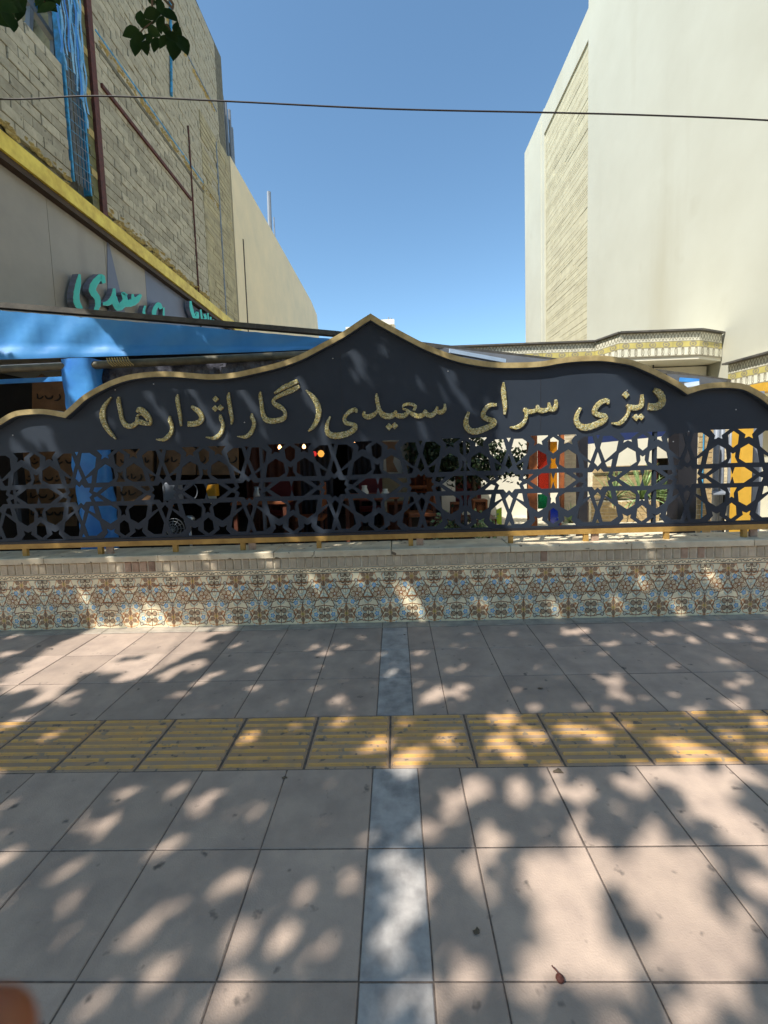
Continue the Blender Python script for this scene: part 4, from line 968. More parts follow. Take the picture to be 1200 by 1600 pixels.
b=MB(); b.slab((q[0]-.22,7.1,FZ+.40),(q[0]+.22,7.5,FZ+.47),.02); b.obj('seat',m_red,ch)
b=MB(); b.slab((q[0]-.22,7.46,FZ+.471),(q[0]+.22,7.52,FZ+.95),.02); b.obj('backrest',m_red,ch)
for sx in (-.19,.19):
    for yy in (7.13,7.47): b=MB(); b.box((q[0]+sx-.02,yy-.02,FZ),(q[0]+sx+.02,yy+.02,FZ+.399)); b.obj('leg',m_wood,ch)
b=MB(); b.prism([at(x,y,Y=6.0) for x,y in ((776,797),(784,793),(784,822),(777,818))],(0,.03,0)); o=b.obj('advert_board',m_ygreen); tag(o,'narrow yellow green board standing right of the carved boxes','board')
# stained glass door leaves with orange frame
sgd=empty('stained_glass_door',at(850,815,Y=6.6),'orange framed door with red, amber, green and blue glass panes','door')
a,c_=at(826,818,Y=6.6),at(876,668,Y=6.6)
b=MB(); q=at(839,740,Y=6.6); b.box((a[0],6.58,FZ),(q[0],6.68,c_[2])); b.obj('orange_post',m_orange,sgd)
q2=at(876,740,Y=6.6); q3=at(881,740,Y=6.6); b=MB(); b.box((q2[0],6.58,FZ),(q3[0],6.68,c_[2])); b.obj('door_stile',m_orange,sgd)
xm=at(859,740,Y=6.6)[0]; xa_=q[0]+.02; xb_=q2[0]-.005
zz=[FZ+.02,at(0,0,Y=6.6)[2]*0+FZ+.38,FZ+.80,at(850,680,Y=6.6)[2]]
pan=[(xa_,xm-.01,FZ+.42,at(850,772,Y=6.6)[2],g_grn),(xa_,xm-.01,at(850,768,Y=6.6)[2],at(850,700,Y=6.6)[2],g_red),(xm+.008,xb_,FZ+.05,at(866,792,Y=6.6)[2],g_blu),(xm+.008,xb_-.04,at(866,770,Y=6.6)[2],at(866,690,Y=6.6)[2],g_amb)]
for x1,x2,z1,z2,m_ in pan:
    b=MB(); b.box((x1,6.62,min(z1,z2)),(x2,6.632,max(z1,z2))); b.obj('glass_pane',m_,sgd)
b=MB(); b.box((xm-.0095,6.60,FZ),(xm+.0075,6.65,c_[2])); b.obj('glazing_bar',m_wood,sgd)
# white brick pier
def bricks_wall(name,label,cat,x0,x1,Y,z0,z1,material,mort,depth=.12,bw=.21,bh=.062,kind=None,parent=None):
    e_=parent or empty(name,((x0+x1)/2,Y,z0),label,cat)
    b=MB(); b.box((x0,Y+.008,z0),(x1,Y+depth,z1)); b.obj('pier_core',mort,e_)
    b=MB(); r_=0; z_=z0+.004
    while z_+bh<=z1+.01:
        xx=x0-(bw/2 if r_%2 else 0)
        while xx<x1:
            xa,xb=max(x0,xx+.005),min(x1,xx+bw-.005)
            if xb-xa>.02: b.box((xa,Y+random.uniform(-.002,.002),z_),(xb,Y+.0079,z_+bh-.01))
            xx+=bw
        z_+=bh; r_+=1
    tag(b.obj('brickwork',material,e_),kind='stuff'); return e_
a,c_=at(882,740,Y=7.0),at(905,740,Y=7.0)
m_wbrick=mat('whitewashed_brick',S(206,192,164),.8,.08,8,.3,60)
bricks_wall('brick_pier','whitewashed brick pier right of the stained glass door','pier',a[0],c_[0],7.0,FZ,2.4,m_wbrick,m_mortar)
b=MB(); a,c_=at(905,740,Y=5.8),at(918.5,740,Y=5.8); b.box((a[0],5.8,FZ),(c_[0],5.9,at(910,620,Y=5.8)[2])); o=b.obj('shelter_post',m_darkpost); tag(o,'slim dark post between the white pier and the sunlit courtyard','post')
b=MB(); a,c_=at(1060,740,Y=4.6),at(1089,740,Y=4.6); b.box((a[0],4.6,FZ),(c_[0],4.78,at(1075,645,Y=4.6)[2])); o=b.obj('steel_column',m_darkpost); tag(o,'thick dark column behind the lattice before the buff brick pier','column')
b=MB(); a,c_=at(918,690,Y=6.6),at(1064,690,Y=6.6); p1=at(918,690,Y=6.6); b.prism([at(918,660,Y=6.5),at(1062,655,Y=6.5),at(1062,679,Y=6.5),at(918,694,Y=6.5)],(0,.1,0)); o=b.obj('canvas_awning',mat('navy_canvas',S(26,44,92),.6,.1,5,.2,30)); tag(o,'dark navy awning edge sloping above the sunlit courtyard','awning')
# courtyard brick wall with niche and dark doorway
cw=empty('courtyard_wall',(4.3,8.4,FZ),'buff brick courtyard wall with a pale upper band behind the spiky plants','wall')
zb=at(960,738,Y=8.4)[2]; zk=at(960,728,Y=8.4)[2]; x0=at(926,740,Y=8.4)[0]; x1=at(1022,740,Y=8.4)[0]; x2=at(1062,740,Y=8.4)[0]
bricks_wall('x','x','x',x0,x1,8.4,FZ,zb,m_ybrick,m_mortar,parent=cw)
b=MB(); b.box((x0,8.38,zk),(x1,8.5,2.9)); b.box((x1,8.381,at(1030,716,Y=8.4)[2]),(XR-.05,8.5,2.9)); b.obj('upper_band',m_white,cw)
b=MB()
for k in range(int((x1-x0)/.075)): b.box((x0+k*.075+.004,8.36,zb+.003),(x0+(k+1)*.075-.004,8.42,zk-.003))
tag(b.obj('soldier_course',m_ybrick,cw),kind='stuff')
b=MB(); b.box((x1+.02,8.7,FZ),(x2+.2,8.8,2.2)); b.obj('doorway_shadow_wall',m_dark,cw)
b=MB(); b.box((x1,8.4,FZ),(x1+.06,8.7,at(1030,717,Y=8.4)[2])); b.obj('door_jamb',m_wood,cw)
# planter
pl=empty('brick_planter',(4.2,7.8,FZ),'low curved buff brick planter under the spiky plants','planter')
x0=at(924,800,Y=7.6)[0]; x1=at(1030,800,Y=7.6)[0]; zp=at(960,783,Y=7.6)[2]
bricks_wall('x','x','x',x0,x1,7.6,FZ,max(zp,FZ+.28),m_ybrick,m_mortar,depth=.1,parent=pl)
b=MB(); b.box((x0,7.7,FZ),(x1,8.3,max(zp,FZ+.25)-.03)); b.obj('soil',m_bed,pl)
zp=max(zp,FZ+.25)-.03
def blade_plant(c,n_,L,wd,spread,label,r,group='spiky plants in the courtyard'):
    e_=empty('spiky_plant',c,label,'plant',group=group)
    b=MB()
    for k in range(n_):
        a=r.uniform(0,6.283); el=r.uniform(.25,1.45); l=L*r.uniform(.7,1.1); dr=Vector((math.cos(a),math.sin(a),0)); sd=Vector((-math.sin(a),math.cos(a),0)); P=[]
        m_=6; V=[]
        for i in range(m_+1):
            t=i/m_; p=Vector(c)+dr*(l*math.cos(el)*t*spread)+Vector((0,0,l*math.sin(el)*t-l*.75*t*t*(1-math.sin(el)*.7))); w_=wd*(1-t)**.7*(.6+.4*min(1,t*5))
            V+=[p-sd*w_+Vector((0,0,w_*.3)),p,p+sd*w_+Vector((0,0,w_*.3))]
        b.add(V,[(i*3+k2,i*3+k2+1,i*3+k2+4,i*3+k2+3) for i in range(m_) for k2 in (0,1)])
    b.obj('blades',m_agave,e_,fix=False); b=MB(); b.lathe([(0,-.02),(.04,-.02),(.035,.05),(0,.07)],c,8); b.obj('stem',m_bark,e_)
r=random.Random(4)
for x_,y_,n_,L,lab in ((955,782,60,.85,'spiky pale green plant at the left of the brick planter'),(1000,780,80,.95,'tall spiky plant in the middle of the brick planter'),(1030,786,36,.65,'smaller spiky plant at the right end of the brick planter')):
    p=at(x_,y_,Y=7.9); blade_plant((p[0],7.85,zp),n_,L,.02,1.,lab,r)
p=at(888,805,Y=6.6); b=MB(); b.lathe([(.0,0),(.10,0),(.14,.22),(.12,.22),(.1,.18),(0,.18)],(p[0],6.5,FZ),14); o=b.obj('plant_pot',m_white); tag(o,'white pot holding the grassy plant by the brick pier','pot')
blade_plant((p[0],6.5,FZ+.2),60,.42,.008,.9,'fine bladed grassy plant in the pot by the white pier',r,group=None)
# buff pier, pipes, yellow column at right
a,c_=at(1090,740,Y=5.2),at(1113,740,Y=5.2)
e_=bricks_wall('brick_pier','buff brick pier with a thin blue pipe right of the thick dark column','pier',a[0],c_[0],5.2,FZ,2.05,m_ybrick,m_mortar)
q=at(1098,740,Y=5.18); b=MB(); b.tube([(q[0],5.18,FZ),(q[0],5.18,2.04)],.008,6); b.obj('blue_pipe',m_bluesteel,e_)
for i,(x_,w_,lab) in enumerate(((1118,.05,'grey upright pole nearest the buff brick pier'),(1127,.04,'middle one of the three grey poles beside the buff brick pier'),(1140,.03,'thin grey pole nearest the yellow column'))):
    q=at(x_,740,Y=5.6); b=MB(); b.tube([(q[0],5.6,FZ),(q[0],5.6,2.12)],w_/2+.008,8); o=b.obj('grey_pole',m_greybox,smooth=True); tag(o,lab,'pole',group='grey poles right of the brick pier')
a,c_=at(1157,740,Y=4.9),at(1175,740,Y=4.9); b=MB(); b.box((a[0],4.9,FZ),(c_[0],5.04,2.0)); o=b.obj('yellow_column',m_ycol); tag(o,'square yellow painted column at the right of the courtyard','column')
a,c_=at(1177,740,Y=5.3),at(1190,740,Y=5.3); b=MB(); b.box((a[0],5.3,FZ),(c_[0],5.44,2.05)); o=b.obj('grey_column',m_greybox); tag(o,'grey column just right of the yellow column','column')
a=at(1145,760,Y=7.5)[0]
bricks_wall('rear_brick_wall','sunlit pale brick wall far right behind the yellow column','wall',a-.9,XR-.01,7.5,FZ,2.3,m_wbrick,m_mortar)
tb_=empty('cafe_table',at(1130,790,Y=5.3),'metal cafe table with a glass top behind the right end of the fence','table')
a=at(1112,762,Y=5.2); c_=at(1158,760,Y=5.2)
b=MB(); b.box((a[0],5.25,FZ+.72),(c_[0]+.1,5.58,FZ+.735)); b.obj('table_top',m_greybox,tb_)
for xx in (a[0]+.03,c_[0]+.07):
    for yy in (5.28,5.55): b=MB(); b.tube([(xx,yy,FZ),(xx,yy,FZ+.719)],.012,6); b.obj('leg',m_darkpost,tb_)

def dining_table(x,y,label,wd=.8):
    e_=empty('dining_table',(x,y,FZ),label,'table',group='dining tables inside the dark shelter')
    b=MB(); b.slab((x-wd/2,y-.35,FZ+.70),(x+wd/2,y+.35,FZ+.735),.008); b.obj('table_top',m_orange,e_)
    for sx in (-1,1):
        for sy in (-1,1): b=MB(); b.box((x+sx*(wd/2-.05)-.025,y+sy*.3-.025,FZ+.012),(x+sx*(wd/2-.05)+.025,y+sy*.3+.025,FZ+.699)); b.obj('leg',m_wood,e_)
def dining_chair(x,y,rz,label,sm):
    e_=empty('dining_chair',(x,y,FZ),label,'chair',group='chairs inside the dark shelter'); ps=[]
    b=MB(); b.slab((x-.2,y-.2,FZ+.42),(x+.2,y+.2,FZ+.47),.01); ps.append(b.obj('seat',sm,e_))
    b=MB(); b.slab((x-.2,y+.17,FZ+.55),(x+.2,y+.2,FZ+.95),.01); ps.append(b.obj('backrest',sm,e_))
    for sx in (-1,1):
        for sy in (-1,1): b=MB(); b.box((x+sx*.18-.018,y+sy*.18-.018,FZ+.012),(x+sx*.18+.018,y+sy*.18+.018,FZ+(.419 if sy<0 else .549))); ps.append(b.obj('leg',m_wood,e_))
    e_.rotation_euler=(0,0,rz)
dining_table(-1.9,6.2,'wooden table in the shelter behind the meter box'); dining_table(-.35,6.4,'wooden table in the shelter right of the hanging lamps'); dining_table(.35,7.9,'wooden table under the small brown window')
dining_chair(-1.9,6.85,0,'chair behind the table nearest the meter box',m_red); dining_chair(-1.25,6.25,-1.57,'wooden chair between the two front tables',m_orange); dining_chair(-.4,7.05,.1,'chair behind the table right of the hanging lamps',m_red); dining_chair(.35,6.35,-1.4,'chair at the right end of the table near the corbel',m_orange)
for i,(x_,h_,lab) in enumerate(((-2.0,.2,'tea flask on the table behind the meter box'),(-.45,.16,'white jug on the table right of the hanging lamps'),(-.15,.1,'small white bowl right of the white jug'))):
    b=MB(); yy=6.1 if i==0 else 6.2; b.lathe([(0,0),(.05,0),(.06,h_*.4),(.035,h_*.8),(.04,h_),(0,h_)],(x_,yy,FZ+.735),12); o=b.obj(('tea_flask','jug','bowl')[i],m_white if i else m_chrome,smooth=True); tag(o,lab,('flask','jug','bowl')[i])
# courtyard tree
def leaf_cloud(N,cfun,size,r,mesh_mat,name,parent,shape=(1,.55)):
    V=np.zeros((N,4,3)); 
    for i in range(N):
        c=cfun(); n_=np.array([r.gauss(0,1),r.gauss(0,1),r.gauss(0,1)+.6]); n_/=np.linalg.norm(n_); a=np.cross(n_,[r.gauss(0,1),r.gauss(0,1),r.gauss(0,1)]); a/=np.linalg.norm(a); d=np.cross(n_,a); s_=size*r.uniform(.7,1.25)
        V[i]=[c-a*s_,c-d*s_*shape[1]+a*s_*.1,c+a*s_,c+d*s_*shape[1]+a*s_*.1]
    me=bpy.data.meshes.new(name); me.from_pydata(V.reshape(-1,3).tolist(),[],np.arange(N*4).reshape(-1,4).tolist()); me.materials.append(mesh_mat)
    return inst(name,me,(0,0,0),parent)
tr=empty('courtyard_tree',at(742,830,Y=6.9),'small dark leaved tree growing behind the middle right of the fence','tree')
q=at(742,830,Y=6.9); base=np.array([q[0],6.9,FZ]); r=random.Random(8)
b=MB(); b.tube([base,base+[.02,0,.5],base+[-.02,.02,.9],base+[.04,0,1.3]],[.05,.04,.035,.02],8)
for k in range(7):
    a=k*.9; b.tube([base+[0,0,.6+.08*k],base+[.25*math.cos(a),.25*math.sin(a),.85+.1*k],base+[.5*math.cos(a),.5*math.sin(a),1.05+.12*k]],[.02,.013,.006],5)
b.obj('trunk',m_bark,tr,smooth=True)
cl=[(base+[r.uniform(-.75,.75),r.uniform(-.6,.6),r.uniform(.95,1.9)],r.uniform(.12,.28)) for _ in range(26)]
def cf():
    c,s_=r.choice(cl); return np.array(c)+np.array([r.gauss(0,s_*.6),r.gauss(0,s_*.6),r.gauss(0,s_*.5)])
leaf_cloud(7500,cf,.042,r,m_bush,'crown',tr)
for i,(x_,y_,lab) in enumerate(((694,828,'low leafy plant at the foot of the bench, leftmost'),(716,830,'low leafy plant in the middle of the row behind the fence rail'),(757,826,'low leafy plant below the carved star box'))):
    q=at(x_,y_,Y=5.6); e_=empty('low_plant',(q[0],5.6,FZ),lab,'plant',group='low plants in a row behind the fence')
    c0=np.array([q[0],5.6,FZ+.22]); b=MB(); b.lathe([(0,0),(.09,0),(.11,.16),(.0,.15)],(q[0],5.6,FZ),12); b.obj('pot',m_brick2,e_)
    leaf_cloud(260,lambda:c0+np.array([r.gauss(0,.09),r.gauss(0,.08),abs(r.gauss(0,.13))]),.03,r,m_agave if i!=1 else m_bush,'leaves',e_)

# unseen row across the street, added to block low sky and bounce light
ac=empty('added_street_facade',(0,-16,0),'plain brick row of unseen buildings added across the street to block low sky','building')
b=MB(); b.box((-40,-22,0),(40,-16,10)); b.obj('wall',mat('tan_facade',S(206,186,158),.8,.1,2,.2,30),ac)
for k in range(-6,7):
    for j in range(2): b=MB(); b.box((k*5.5-1,-15.99,1.2+j*4.2),(k*5.5+1,-15.9,3.6+j*4.2)); b.obj('window',m_darkpost,ac)

# ================================================================== overhead cable
pts=catmull([at(x,y,Y=5.2) for x,y in ((-260,142),(0,155),(150,150),(350,158),(600,170),(860,176),(1010,180),(1200,188),(1450,205))],6)
b=MB(); b.tube(pts,.0085,6); o=b.obj('overhead_cable',m_wire,smooth=True); tag(o,'dark sagging cable crossing the sky above the fence','cable')

# ================================================================== street tree (stands to the left behind the viewer) with the sprig that hangs into view
def leafmesh(L,W):
    out=[(0,0),(.12,.3),(.35,.5),(.6,.45),(.82,.24),(1,0)]; V=[]
    for t,w_ in out: V+=[(-w_*W,t*L,.12*w_*W*2),(0,t*L,-.04*L*math.sin(3.14*t)),(w_*W,t*L,.12*w_*W*2)]
    return V,[(i*3+k,i*3+k+1,i*3+k+4,i*3+k+3) for i in range(5) for k in (0,1)]
st_=empty('street_tree',(-4.2,-2.6,0),'tall leafy street tree, its twigs of dark leaves hanging at the top left corner','tree')
LV,LF=leafmesh(.105,.062); lb_=MB(); lb_.add(LV,LF); lme=lb_.mesh('leaf',m_leaf,smooth=True)
spr=[(340,250,90,150),(215,440,200,170),(285,620,262,190),(415,640,280,150),(545,600,255,150),(520,430,330,150),(715,205,325,210),(600,150,60,140),(480,190,200,160),(790,650,265,230),(905,600,295,220),(700,410,300,140),(820,370,80,120),(650,560,240,150),(590,20,70,120),(490,5,120,110),(420,330,20,130),(370,540,230,180),(760,500,320,160),(620,330,270,180),(560,260,230,140),(860,470,290,170),(465,520,260,140),(610,90,100,140),(300,520,240,160)]
r=random.Random(2)
def put_leaf(x_,y_,ang,ln,Y,par=st_):
    c=at(x_,y_,Y=Y); a=math.radians(ang); d=Vector(RT*math.cos(a)+UP*math.sin(a)); n_=Vector(-FW)+Vector((r.uniform(-.5,.5),r.uniform(-.5,.5),r.uniform(-.5,.5))); n_=(n_-d*n_.dot(d)).normalized(); x__=d.cross(n_)
    s_=ln/F*Y*1.35/.105; R_=Matrix((x__,d,n_)).transposed(); o=inst('leaf',lme,tuple(Vector(c)-d*.05*s_),par); o.rotation_euler=R_.to_euler(); o.scale=(s_,s_,s_)
for u_,v_,ang,ln in spr: put_leaf(180+u_/8.57,v_/8.57,ang,ln/8.57,2.35+r.uniform(-.15,.15))
for u_,v_ in ((4,4),(14,12),(24,6),(8,22),(20,28),(30,16),(2,32),(-6,14),(34,2),(12,-6),(27,-8),(16,34),(70,2),(78,6),(74,14),(66,-4),(84,-2),(60,-10),(90,-8)): put_leaf(u_,v_,r.uniform(200,340),24,2.0+r.uniform(-.2,.2))
b=MB(); tw=[at(x,y,Y=yy) for x,y,yy in ((250,48,2.4),(244,30,2.4),(238,10,2.35),(236,-20,2.2),(215,-80,1.9))]+[np.array([-2.2,.6,5.0]),np.array([-3.6,-1.5,4.6])]
b.tube(catmull(tw,4),.006,6); b.tube([at(244,30,Y=2.4),at(225,44,Y=2.4),at(212,60,Y=2.4)],.003,5); b.tube([at(244,30,Y=2.4),at(262,40,Y=2.42),at(275,62,Y=2.42)],.003,5)
b.tube([at(20,20,Y=2.0),at(10,-30,Y=1.9),at(-40,-120,Y=1.6),(-3.4,-.8,4.8)],.006,5); b.tube([at(72,10,Y=2.0),at(60,-30,Y=1.9),at(-40,-120,Y=1.6)],.004,5); b.obj('twig',m_bark,st_,smooth=True)
b=MB(); b.tube([(-4.2,-2.6,-.03),(-4.15,-2.55,1.5),(-4.2,-2.5,3.2),(-4.0,-2.3,4.4)],[.2,.15,.13,.11],12)
b.obj('trunk',m_bark,st_,smooth=True)
b=MB(); ends=[(-6.5,-3.2,7),(-5,-1,7.6),(-2.6,-3,6.8),(-3.2,-.4,6.9),(-5.5,.2,6.6),(-6.5,-1.2,6.0)]
for e0 in ends:
    s0=np.array([-4.0,-2.3,4.3]); e0=np.array(e0,float); md=(s0+e0)/2+[0,0,.3]; b.tube([s0,md,e0],[.022,.011,.004],6)
b.obj('branch',m_bark,st_,smooth=True)
# crown: leaves everywhere the photo shows shade, gaps where it shows sun
e1=np.cross(SUN,[0,0,1]); e1/=np.linalg.norm(e1); e2=np.cross(SUN,e1)
def uv(p): p=np.asarray(p,float); return p@e1,p@e2
gaps=[]
def G_(lst,plane,k=1.,fall=1.):
    for it in lst:
        x_,y_,rr=it[:3]
        p=at(x_,y_,Z=0) if plane=='g' else at(x_,y_,Y=plane)
        d=px(p)[2]; kk_=k
        if plane=='g': kk_=(.55 if x_<560 and y_>1110 else .6 if (y_<1110 and x_>330) else (1. if (x_<330 and y_<1110) else .68))*k
        gaps.append((*uv(p),rr*d/F*kk_,fall))
G_([(915,1500,42),(880,1490,42),(850,1500,30),(950,1500,26),(845,1365,36),(880,1380,36),(900,1400,30),(880,1345,26),(940,1370,20),(870,1440,26),(920,1450,16),(985,1350,26),(1000,1385,34),(1070,1400,40),(1090,1350,30),(1040,1440,30),(1110,1440,40),(1150,1500,44),(1100,1540,34),(1160,1570,26),(1010,1430,20),(1125,1270,38),(1150,1290,38),(1180,1310,26),(1075,1210,34),(1120,1220,26),(1170,1210,26),(1010,1210,26),(990,1230,26),(740,1230,30),(710,1245,20),(800,1228,18),(815,1250,16),(865,1240,18),(910,1240,26),(905,1255,20),(910,1300,20),(1030,1310,24),(760,1310,22),(740,1350,22),(960,1220,14),(640,1380,26),(620,1440,20),(650,1400,30),(612,1350,22),(630,1200,24),(670,1090,24),(690,1080,20),(720,1075,10),(1190,1380,26),(1040,1350,16),(1180,1440,24),(1000,1560,16),(760,1400,14),(830,1580,16),
  (220,1455,22),(360,1385,26),(390,1370,20),(290,1415,16),(320,1400,18),(15,1405,18),(140,1575,30),(165,1560,26),(350,1570,34),(375,1540,30),(365,1470,20),(380,1450,16),(430,1470,20),(455,1450,16),(245,1510,16),(235,1540,14),(270,1520,10),(310,1255,22),(280,1230,20),(200,1240,16),(330,1260,14),(270,1320,16),(250,1320,14),(545,1380,16),(340,1240,14),(20,1300,20),(0,1340,20),(520,1490,10),(480,1400,10),
  (160,1000,26),(200,990,30),(120,1020,28),(80,1045,28),(40,1068,24),(180,1020,30),(140,1035,26),(240,985,28),(90,1070,20),(250,1030,26),(280,1020,20),(60,1095,12),(300,1000,20),(200,1060,14),(100,1090,12),(300,1040,14),(270,1050,12),(215,1045,14),(350,985,18),(470,1030,8),(540,1010,10),(490,1010,8),(395,1075,8),(660,1020,8),(910,985,16),(890,988,14),(960,1065,16),(965,1085,14),(940,1060,8),(880,1060,8),(1100,975,14),(1170,985,16),(1190,1000,16),(1080,1000,10),(1120,1030,8),(1150,1100,18),(1140,1070,10),(1050,1040,8),(860,1010,8),(1100,1100,10),(1030,990,10),(710,1085,8),
  (790,1125,24),(830,1150,18),(700,1160,20),(650,1180,18),(810,1180,14),(930,1150,14),(1060,1170,24),(1100,1180,20),(1040,1160,18),(1190,1130,20),(20,1130,22),(80,1150,20),(530,1130,12),(570,1170,10),(1140,1150,14),(970,1130,10)],'g',1.0)
G_([(640,935,20),(650,955,14),(490,905,10),(260,885,12),(180,885,10),(1000,910,12),(1060,945,10),(940,890,9),(130,930,9),(360,925,8),(790,900,8),(560,905,7),(420,872,12),(1020,870,9),(870,950,10),(1110,900,9),(240,965,9),(730,890,7),(330,880,8),(60,880,10),(1150,940,8),(960,940,8)],WY,.55)
big_=[(x_,y_,26) for x_ in range(815,1000,22) for y_ in range(585,835,26) if not (y_<620 and x_>945)]+[(990,650,16),(1010,680,18),(1030,700,20),(1030,740,22),(1035,780,22),(1030,820,20),(1000,640,10),(780,650,12),(795,690,14)]
G_(big_,FY,.8)
G_([(25,700,13),(50,682,14),(72,668,14),(80,700,12),(60,730,12),(90,760,12),(110,800,12),(80,830,14),(30,760,10),(235,618,11),(252,645,11),(268,672,9),(305,612,10),(318,640,10),(335,672,11),(355,692,11),(378,604,9),(392,636,9),(408,668,8),(425,630,7),(470,598,10),(488,632,10),(505,672,11),(515,705,11),(530,740,10),(520,800,10),(500,830,12),(556,556,11),(568,582,9),(600,545,6),(700,585,9),(716,610,9),(735,640,8),(690,615,7),(640,640,6),(655,665,7),(670,690,8),(1042,672,9),(1075,670,8),(360,720,8),(385,750,8),(420,800,8),(450,830,8),(170,660,6),(145,640,5),(660,600,5),(600,810,8),(590,760,6),(725,720,6)],FY,.62)
G_([(x_,y_,26) for x_ in range(-30,132,26) for y_ in (500,520,545)]+[(215,515,12),(228,535,14),(240,552,12),(300,520,14),(318,540,16),(332,552,12),(165,545,6),(190,535,6),(400,525,8),(480,530,10)],4.7,.8)
G_([(x_,y_,14) for x_,y_ in ((60,640),(260,582),(420,573),(520,530),(850,565),(900,558),(950,558),(1000,568),(1050,590),(1120,600),(700,550),(620,515))],FY,.6)
_r=random.Random(77)
def inpoly(x_,y_,P):
    c_=False
    for i in range(len(P)):
        (a_,b_),(d_,e_)=P[i],P[i-1]
        if (b_>y_)!=(e_>y_) and x_<(d_-a_)*(y_-b_)/(e_-b_)+a_: c_=not c_
    return c_
_pp=[(150,981),(330,981),(300,1000),(335,1012),(250,1022),(150,1028),(60,1045),(8,1060),(75,1020)]
_pq=[(50,1034),(230,1034),(250,1048),(140,1050),(70,1062),(10,1064)]
G_([(x_,y_,10) for x_ in range(0,340,11) for y_ in range(978,1070,6) if inpoly(x_,y_,_pp) or inpoly(x_,y_,_pq)],'g',1.)
G_([(_r.uniform(590,1200),_r.uniform(1120,1600),_r.uniform(9,20)) for _ in range(62)]+[(_r.uniform(0,590),_r.uniform(1120,1600),_r.uniform(6,11)) for _ in range(22)]+[(_r.uniform(0,1200),_r.uniform(985,1110),_r.uniform(4,8)) for _ in range(60)],'g',1.1)
G_([(112,575,14),(125,590,16),(138,575,14),(120,610,16),(140,605,16),(130,625,16)],4.5,.9)
gaps=np.array(gaps)
# lay leaves on a fine grid seen along the sun, each at a random height of the crown, where the target surface should be shaded
cell=.045
T0=np.array([(x_,y_,0) for x_ in (-6.4,5.2) for y_ in (-1.6,3.6)]+[(x_,3.6,z_) for x_ in (-4.8,4.8) for z_ in (0,2.9)]+[(x_,4.9,z_) for x_ in (-4.8,1.) for z_ in (2,4.2)])
ua,va=T0@e1,T0@e2
GU,GV=np.meshgrid(np.arange(ua.min(),ua.max(),cell),np.arange(va.min(),va.max(),cell)); GU=GU.ravel(); GV=GV.ravel()
# which surface a sun ray through (u,v) meets first: the fence plane, else the ground
base_=GU[:,None]*e1+GV[:,None]*e2
tf_=(3.62-base_[:,1])/SUN[1]; Pf=base_+tf_[:,None]*SUN
tg_=(0-base_[:,2])/SUN[2]; Pg=base_+tg_[:,None]*SUN
onf=(Pf[:,2]>0)&(Pf[:,2]<2.62)
over=(Pf[:,2]>=2.62)
tp_=(4.8-base_[:,1])/SUN[1]; Pp=base_+tp_[:,None]*SUN
ok=(onf&(np.abs(Pf[:,0])<4.8))|((~onf)&(~over)&(np.abs(Pg[:,0])<Pg[:,1]*.98+.55)&(Pg[:,1]>.75))|(over&(Pp[:,2]<4.05)&(Pp[:,0]>-5)&(Pp[:,0]<.9))
GU,GV=GU[ok],GV[ok]
keep=np.ones(len(GU),bool); lr=.05
for gu,gv,gr,fl_ in gaps: keep&=~(np.hypot(GU-gu,GV-gv)<gr+lr*.42)
for a,c_,rr in zip(rng.uniform(GU.min(),GU.max(),160),rng.uniform(GV.min(),GV.max(),160),rng.uniform(.03,.05,160)): keep&=~(np.hypot(GU-a,GV-c_)<rr)
GU,GV=GU[keep],GV[keep]; Cs=[]
for layer in range(4):
    n_=len(GU); jit=rng.uniform(-.5,.5,(n_,2))*cell
    z_=rng.uniform(4.2,7.8,n_) if layer else rng.uniform(4.6,6.4,n_)
    b0=(GU+jit[:,0])[:,None]*e1+(GV+jit[:,1])[:,None]*e2
    for tries in range(5):
        C_=b0+((z_-b0[:,2])/SUN[2])[:,None]*SUN
        q=C_-CAM; zz=q@FW; xx_=CX+F*(q@RT)/np.maximum(zz,.01); yy_=CY-F*(q@UP)/np.maximum(zz,.01)
        bad=(zz>0)&(xx_>-90)&(xx_<1290)&(yy_>-90)
        z_=np.where(bad,rng.uniform(5.,11.,n_),z_)
    sel=~bad
    Cs.append(C_[sel])
C_=np.vstack(Cs); n_=len(C_)
nr=rng.normal(size=(n_,3))*.7+SUN*1.3; nr/=np.linalg.norm(nr,axis=1)[:,None]; aa=np.cross(nr,rng.normal(size=(n_,3))); aa/=np.linalg.norm(aa,axis=1)[:,None]; dd=np.cross(nr,aa); ss=rng.uniform(.042,.062,n_)[:,None]
V=np.stack([C_-aa*ss,C_-dd*ss*.62-aa*ss*.1,C_+aa*ss,C_+dd*ss*.62-aa*ss*.1],1).reshape(-1,3)
print('crown leaves',n_)
me=bpy.data.meshes.new('crown'); me.from_pydata(V.tolist(),[],np.arange(n_*4).reshape(-1,4).tolist()); me.materials.append(m_leaf2); inst('crown',me,(0,0,0),st_)

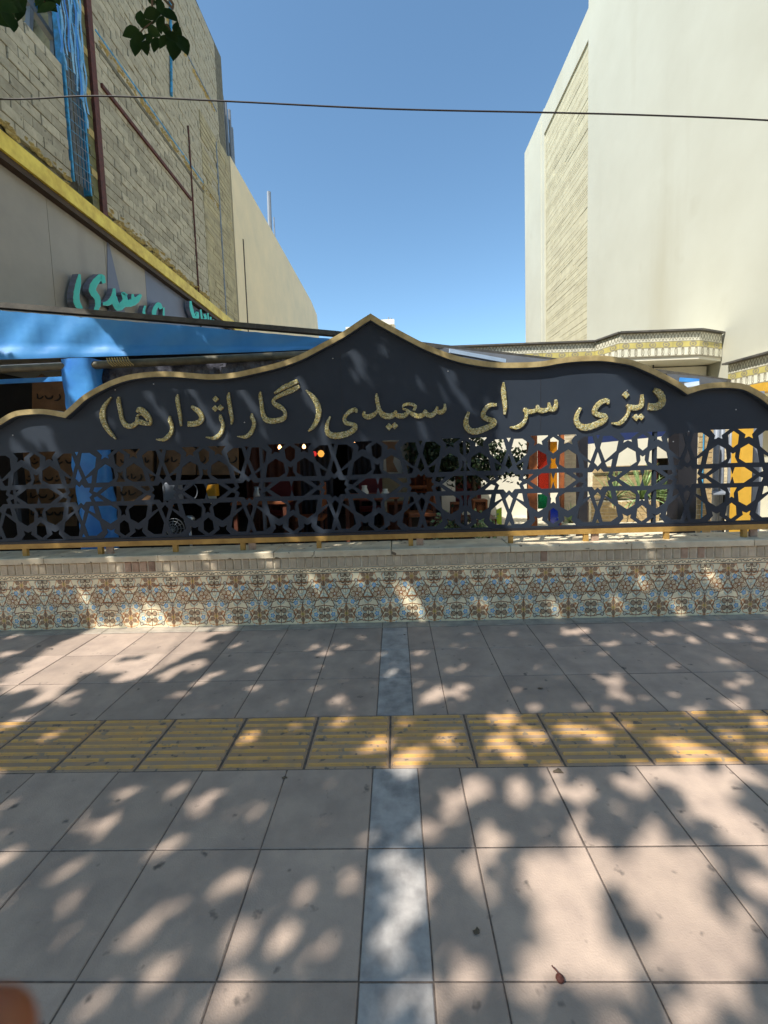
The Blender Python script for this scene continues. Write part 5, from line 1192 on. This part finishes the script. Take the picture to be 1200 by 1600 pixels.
# ================================================================== litter on the paving
lit=[(875,1530,.012,'dried round fruit lying on a joint of the paving','fruit')]
p=at(875,1530,Z=.006); b=MB(); b.lathe([(0,-.006),(.009,-.003),(.012,.003),(.009,.008),(.004,.010),(.005,.013),(0,.014)],p,12); b.tube([p+[0,0,.012],p+[-.008,.01,.015],p+[-.014,.022,.012]],.002,5)
o=b.obj('dried_fruit',m_rust,smooth=True); tag(o,'dried brown fruit lying on a joint of the paving','fruit')
r=random.Random(12)
for i,(x_,y_,s_,lab) in enumerate(((845,1076,.022,'dry leaf scrap beyond the tactile strip, right of the marble line'),(873,1205,.03,'crumpled dark leaf scrap at the near edge of the tactile strip'),(445,1215,.014,'small dark scrap at a joint left of the marble line'),(745,1457,.02,'dark leaf scrap on the near right paving'),(632,992,.014,'tiny dark leaf on the marble line near the wall'))):
    p=at(x_,y_,Z=.002); b=MB(); n__=9; V=[tuple(p+[0,0,.006])]
    for k in range(n__): a=6.283*k/n__; rr=s_*r.uniform(.35,1.1); V.append((p[0]+rr*math.cos(a),p[1]+rr*.8*math.sin(a),.0015+r.uniform(0,.005)))
    b.add(V,[(0,1+k,1+(k+1)%n__) for k in range(n__)]); o=b.obj('leaf_scrap',m_bark); tag(o,lab,'leaf')

# ================================================================== photographer's fingertip at the lower left corner
pe=empty('person',(0,0,0),"out of focus fingertip of the person taking the picture, at the lower left corner",'person')
def fing(pts,rad):
    me=bpy.data.meshes.new('hand'); me.from_pydata([tuple(p) for p in pts],[(i,i+1) for i in range(len(pts)-1)],[]); return me
D=.045
def C3(x_,y_,d): rr=ray(x_,y_); return CAM+rr*d
tip=C3(-12,1622,.047); k1_=C3(-150,1780,.050); k2_=C3(-330,1900,.060); kn=C3(-560,2000,.085)
hv=[tip,k1_,k2_,kn]; R_=[.0072,.0082,.0088,.0105]; E_=[(0,1),(1,2),(2,3)]
palm=kn+np.array([-.03,-.035,-.04]); hv.append(palm); R_.append(.024); E_.append((3,4))
wr_=palm+np.array([-.02,-.05,-.05]); hv.append(wr_); R_.append(.024); E_.append((4,5))
el_=wr_+np.array([-.06,-.16,-.12]); hv.append(el_); R_.append(.035); E_.append((5,6))
for k in range(3):
    off=np.array([-.004,-.006,-.021])*(k+1); i0=len(hv)
    f1=kn+off+np.array([0,0,0]); f2=f1+(k2_-kn)*(.95-.1*k)*1.0+np.array([0,-.002,-.004]); f3=f2+np.array([.012,-.014,-.006]); f4=f3+np.array([-.006,-.018,-.004])
    hv+=[f1,f2,f3,f4]; R_+=[.0105,.009,.0085,.007]; E_+=[(4,i0),(i0,i0+1),(i0+1,i0+2),(i0+2,i0+3)]
i0=len(hv); hv+=[palm+np.array([.03,.0,-.005]),palm+np.array([.055,.012,.002]),palm+np.array([.07,.02,.012])]; R_+=[.013,.011,.009]; E_+=[(4,i0),(i0,i0+1),(i0+1,i0+2)]
me=bpy.data.meshes.new('hand'); me.from_pydata([tuple(p) for p in hv],E_,[]); ho=bpy.data.objects.new('hand',me); sc.collection.objects.link(ho)
md=ho.modifiers.new('skin','SKIN'); sub=ho.modifiers.new('sub','SUBSURF'); sub.levels=2; sub.render_levels=2
for i,rr in enumerate(R_): me.skin_vertices[0].data[i].radius=(rr,rr)
me.skin_vertices[0].data[4].use_root=True
bpy.context.view_layer.update()
m2=bpy.data.meshes.new_from_object(ho.evaluated_get(bpy.context.evaluated_depsgraph_get())); bpy.data.objects.remove(ho)
m2.materials.clear(); m2.materials.append(m_skin); m2.polygons.foreach_set('use_smooth',[True]*len(m2.polygons)); m2.name='hand'
inst('hand',m2,(0,0,0),pe)
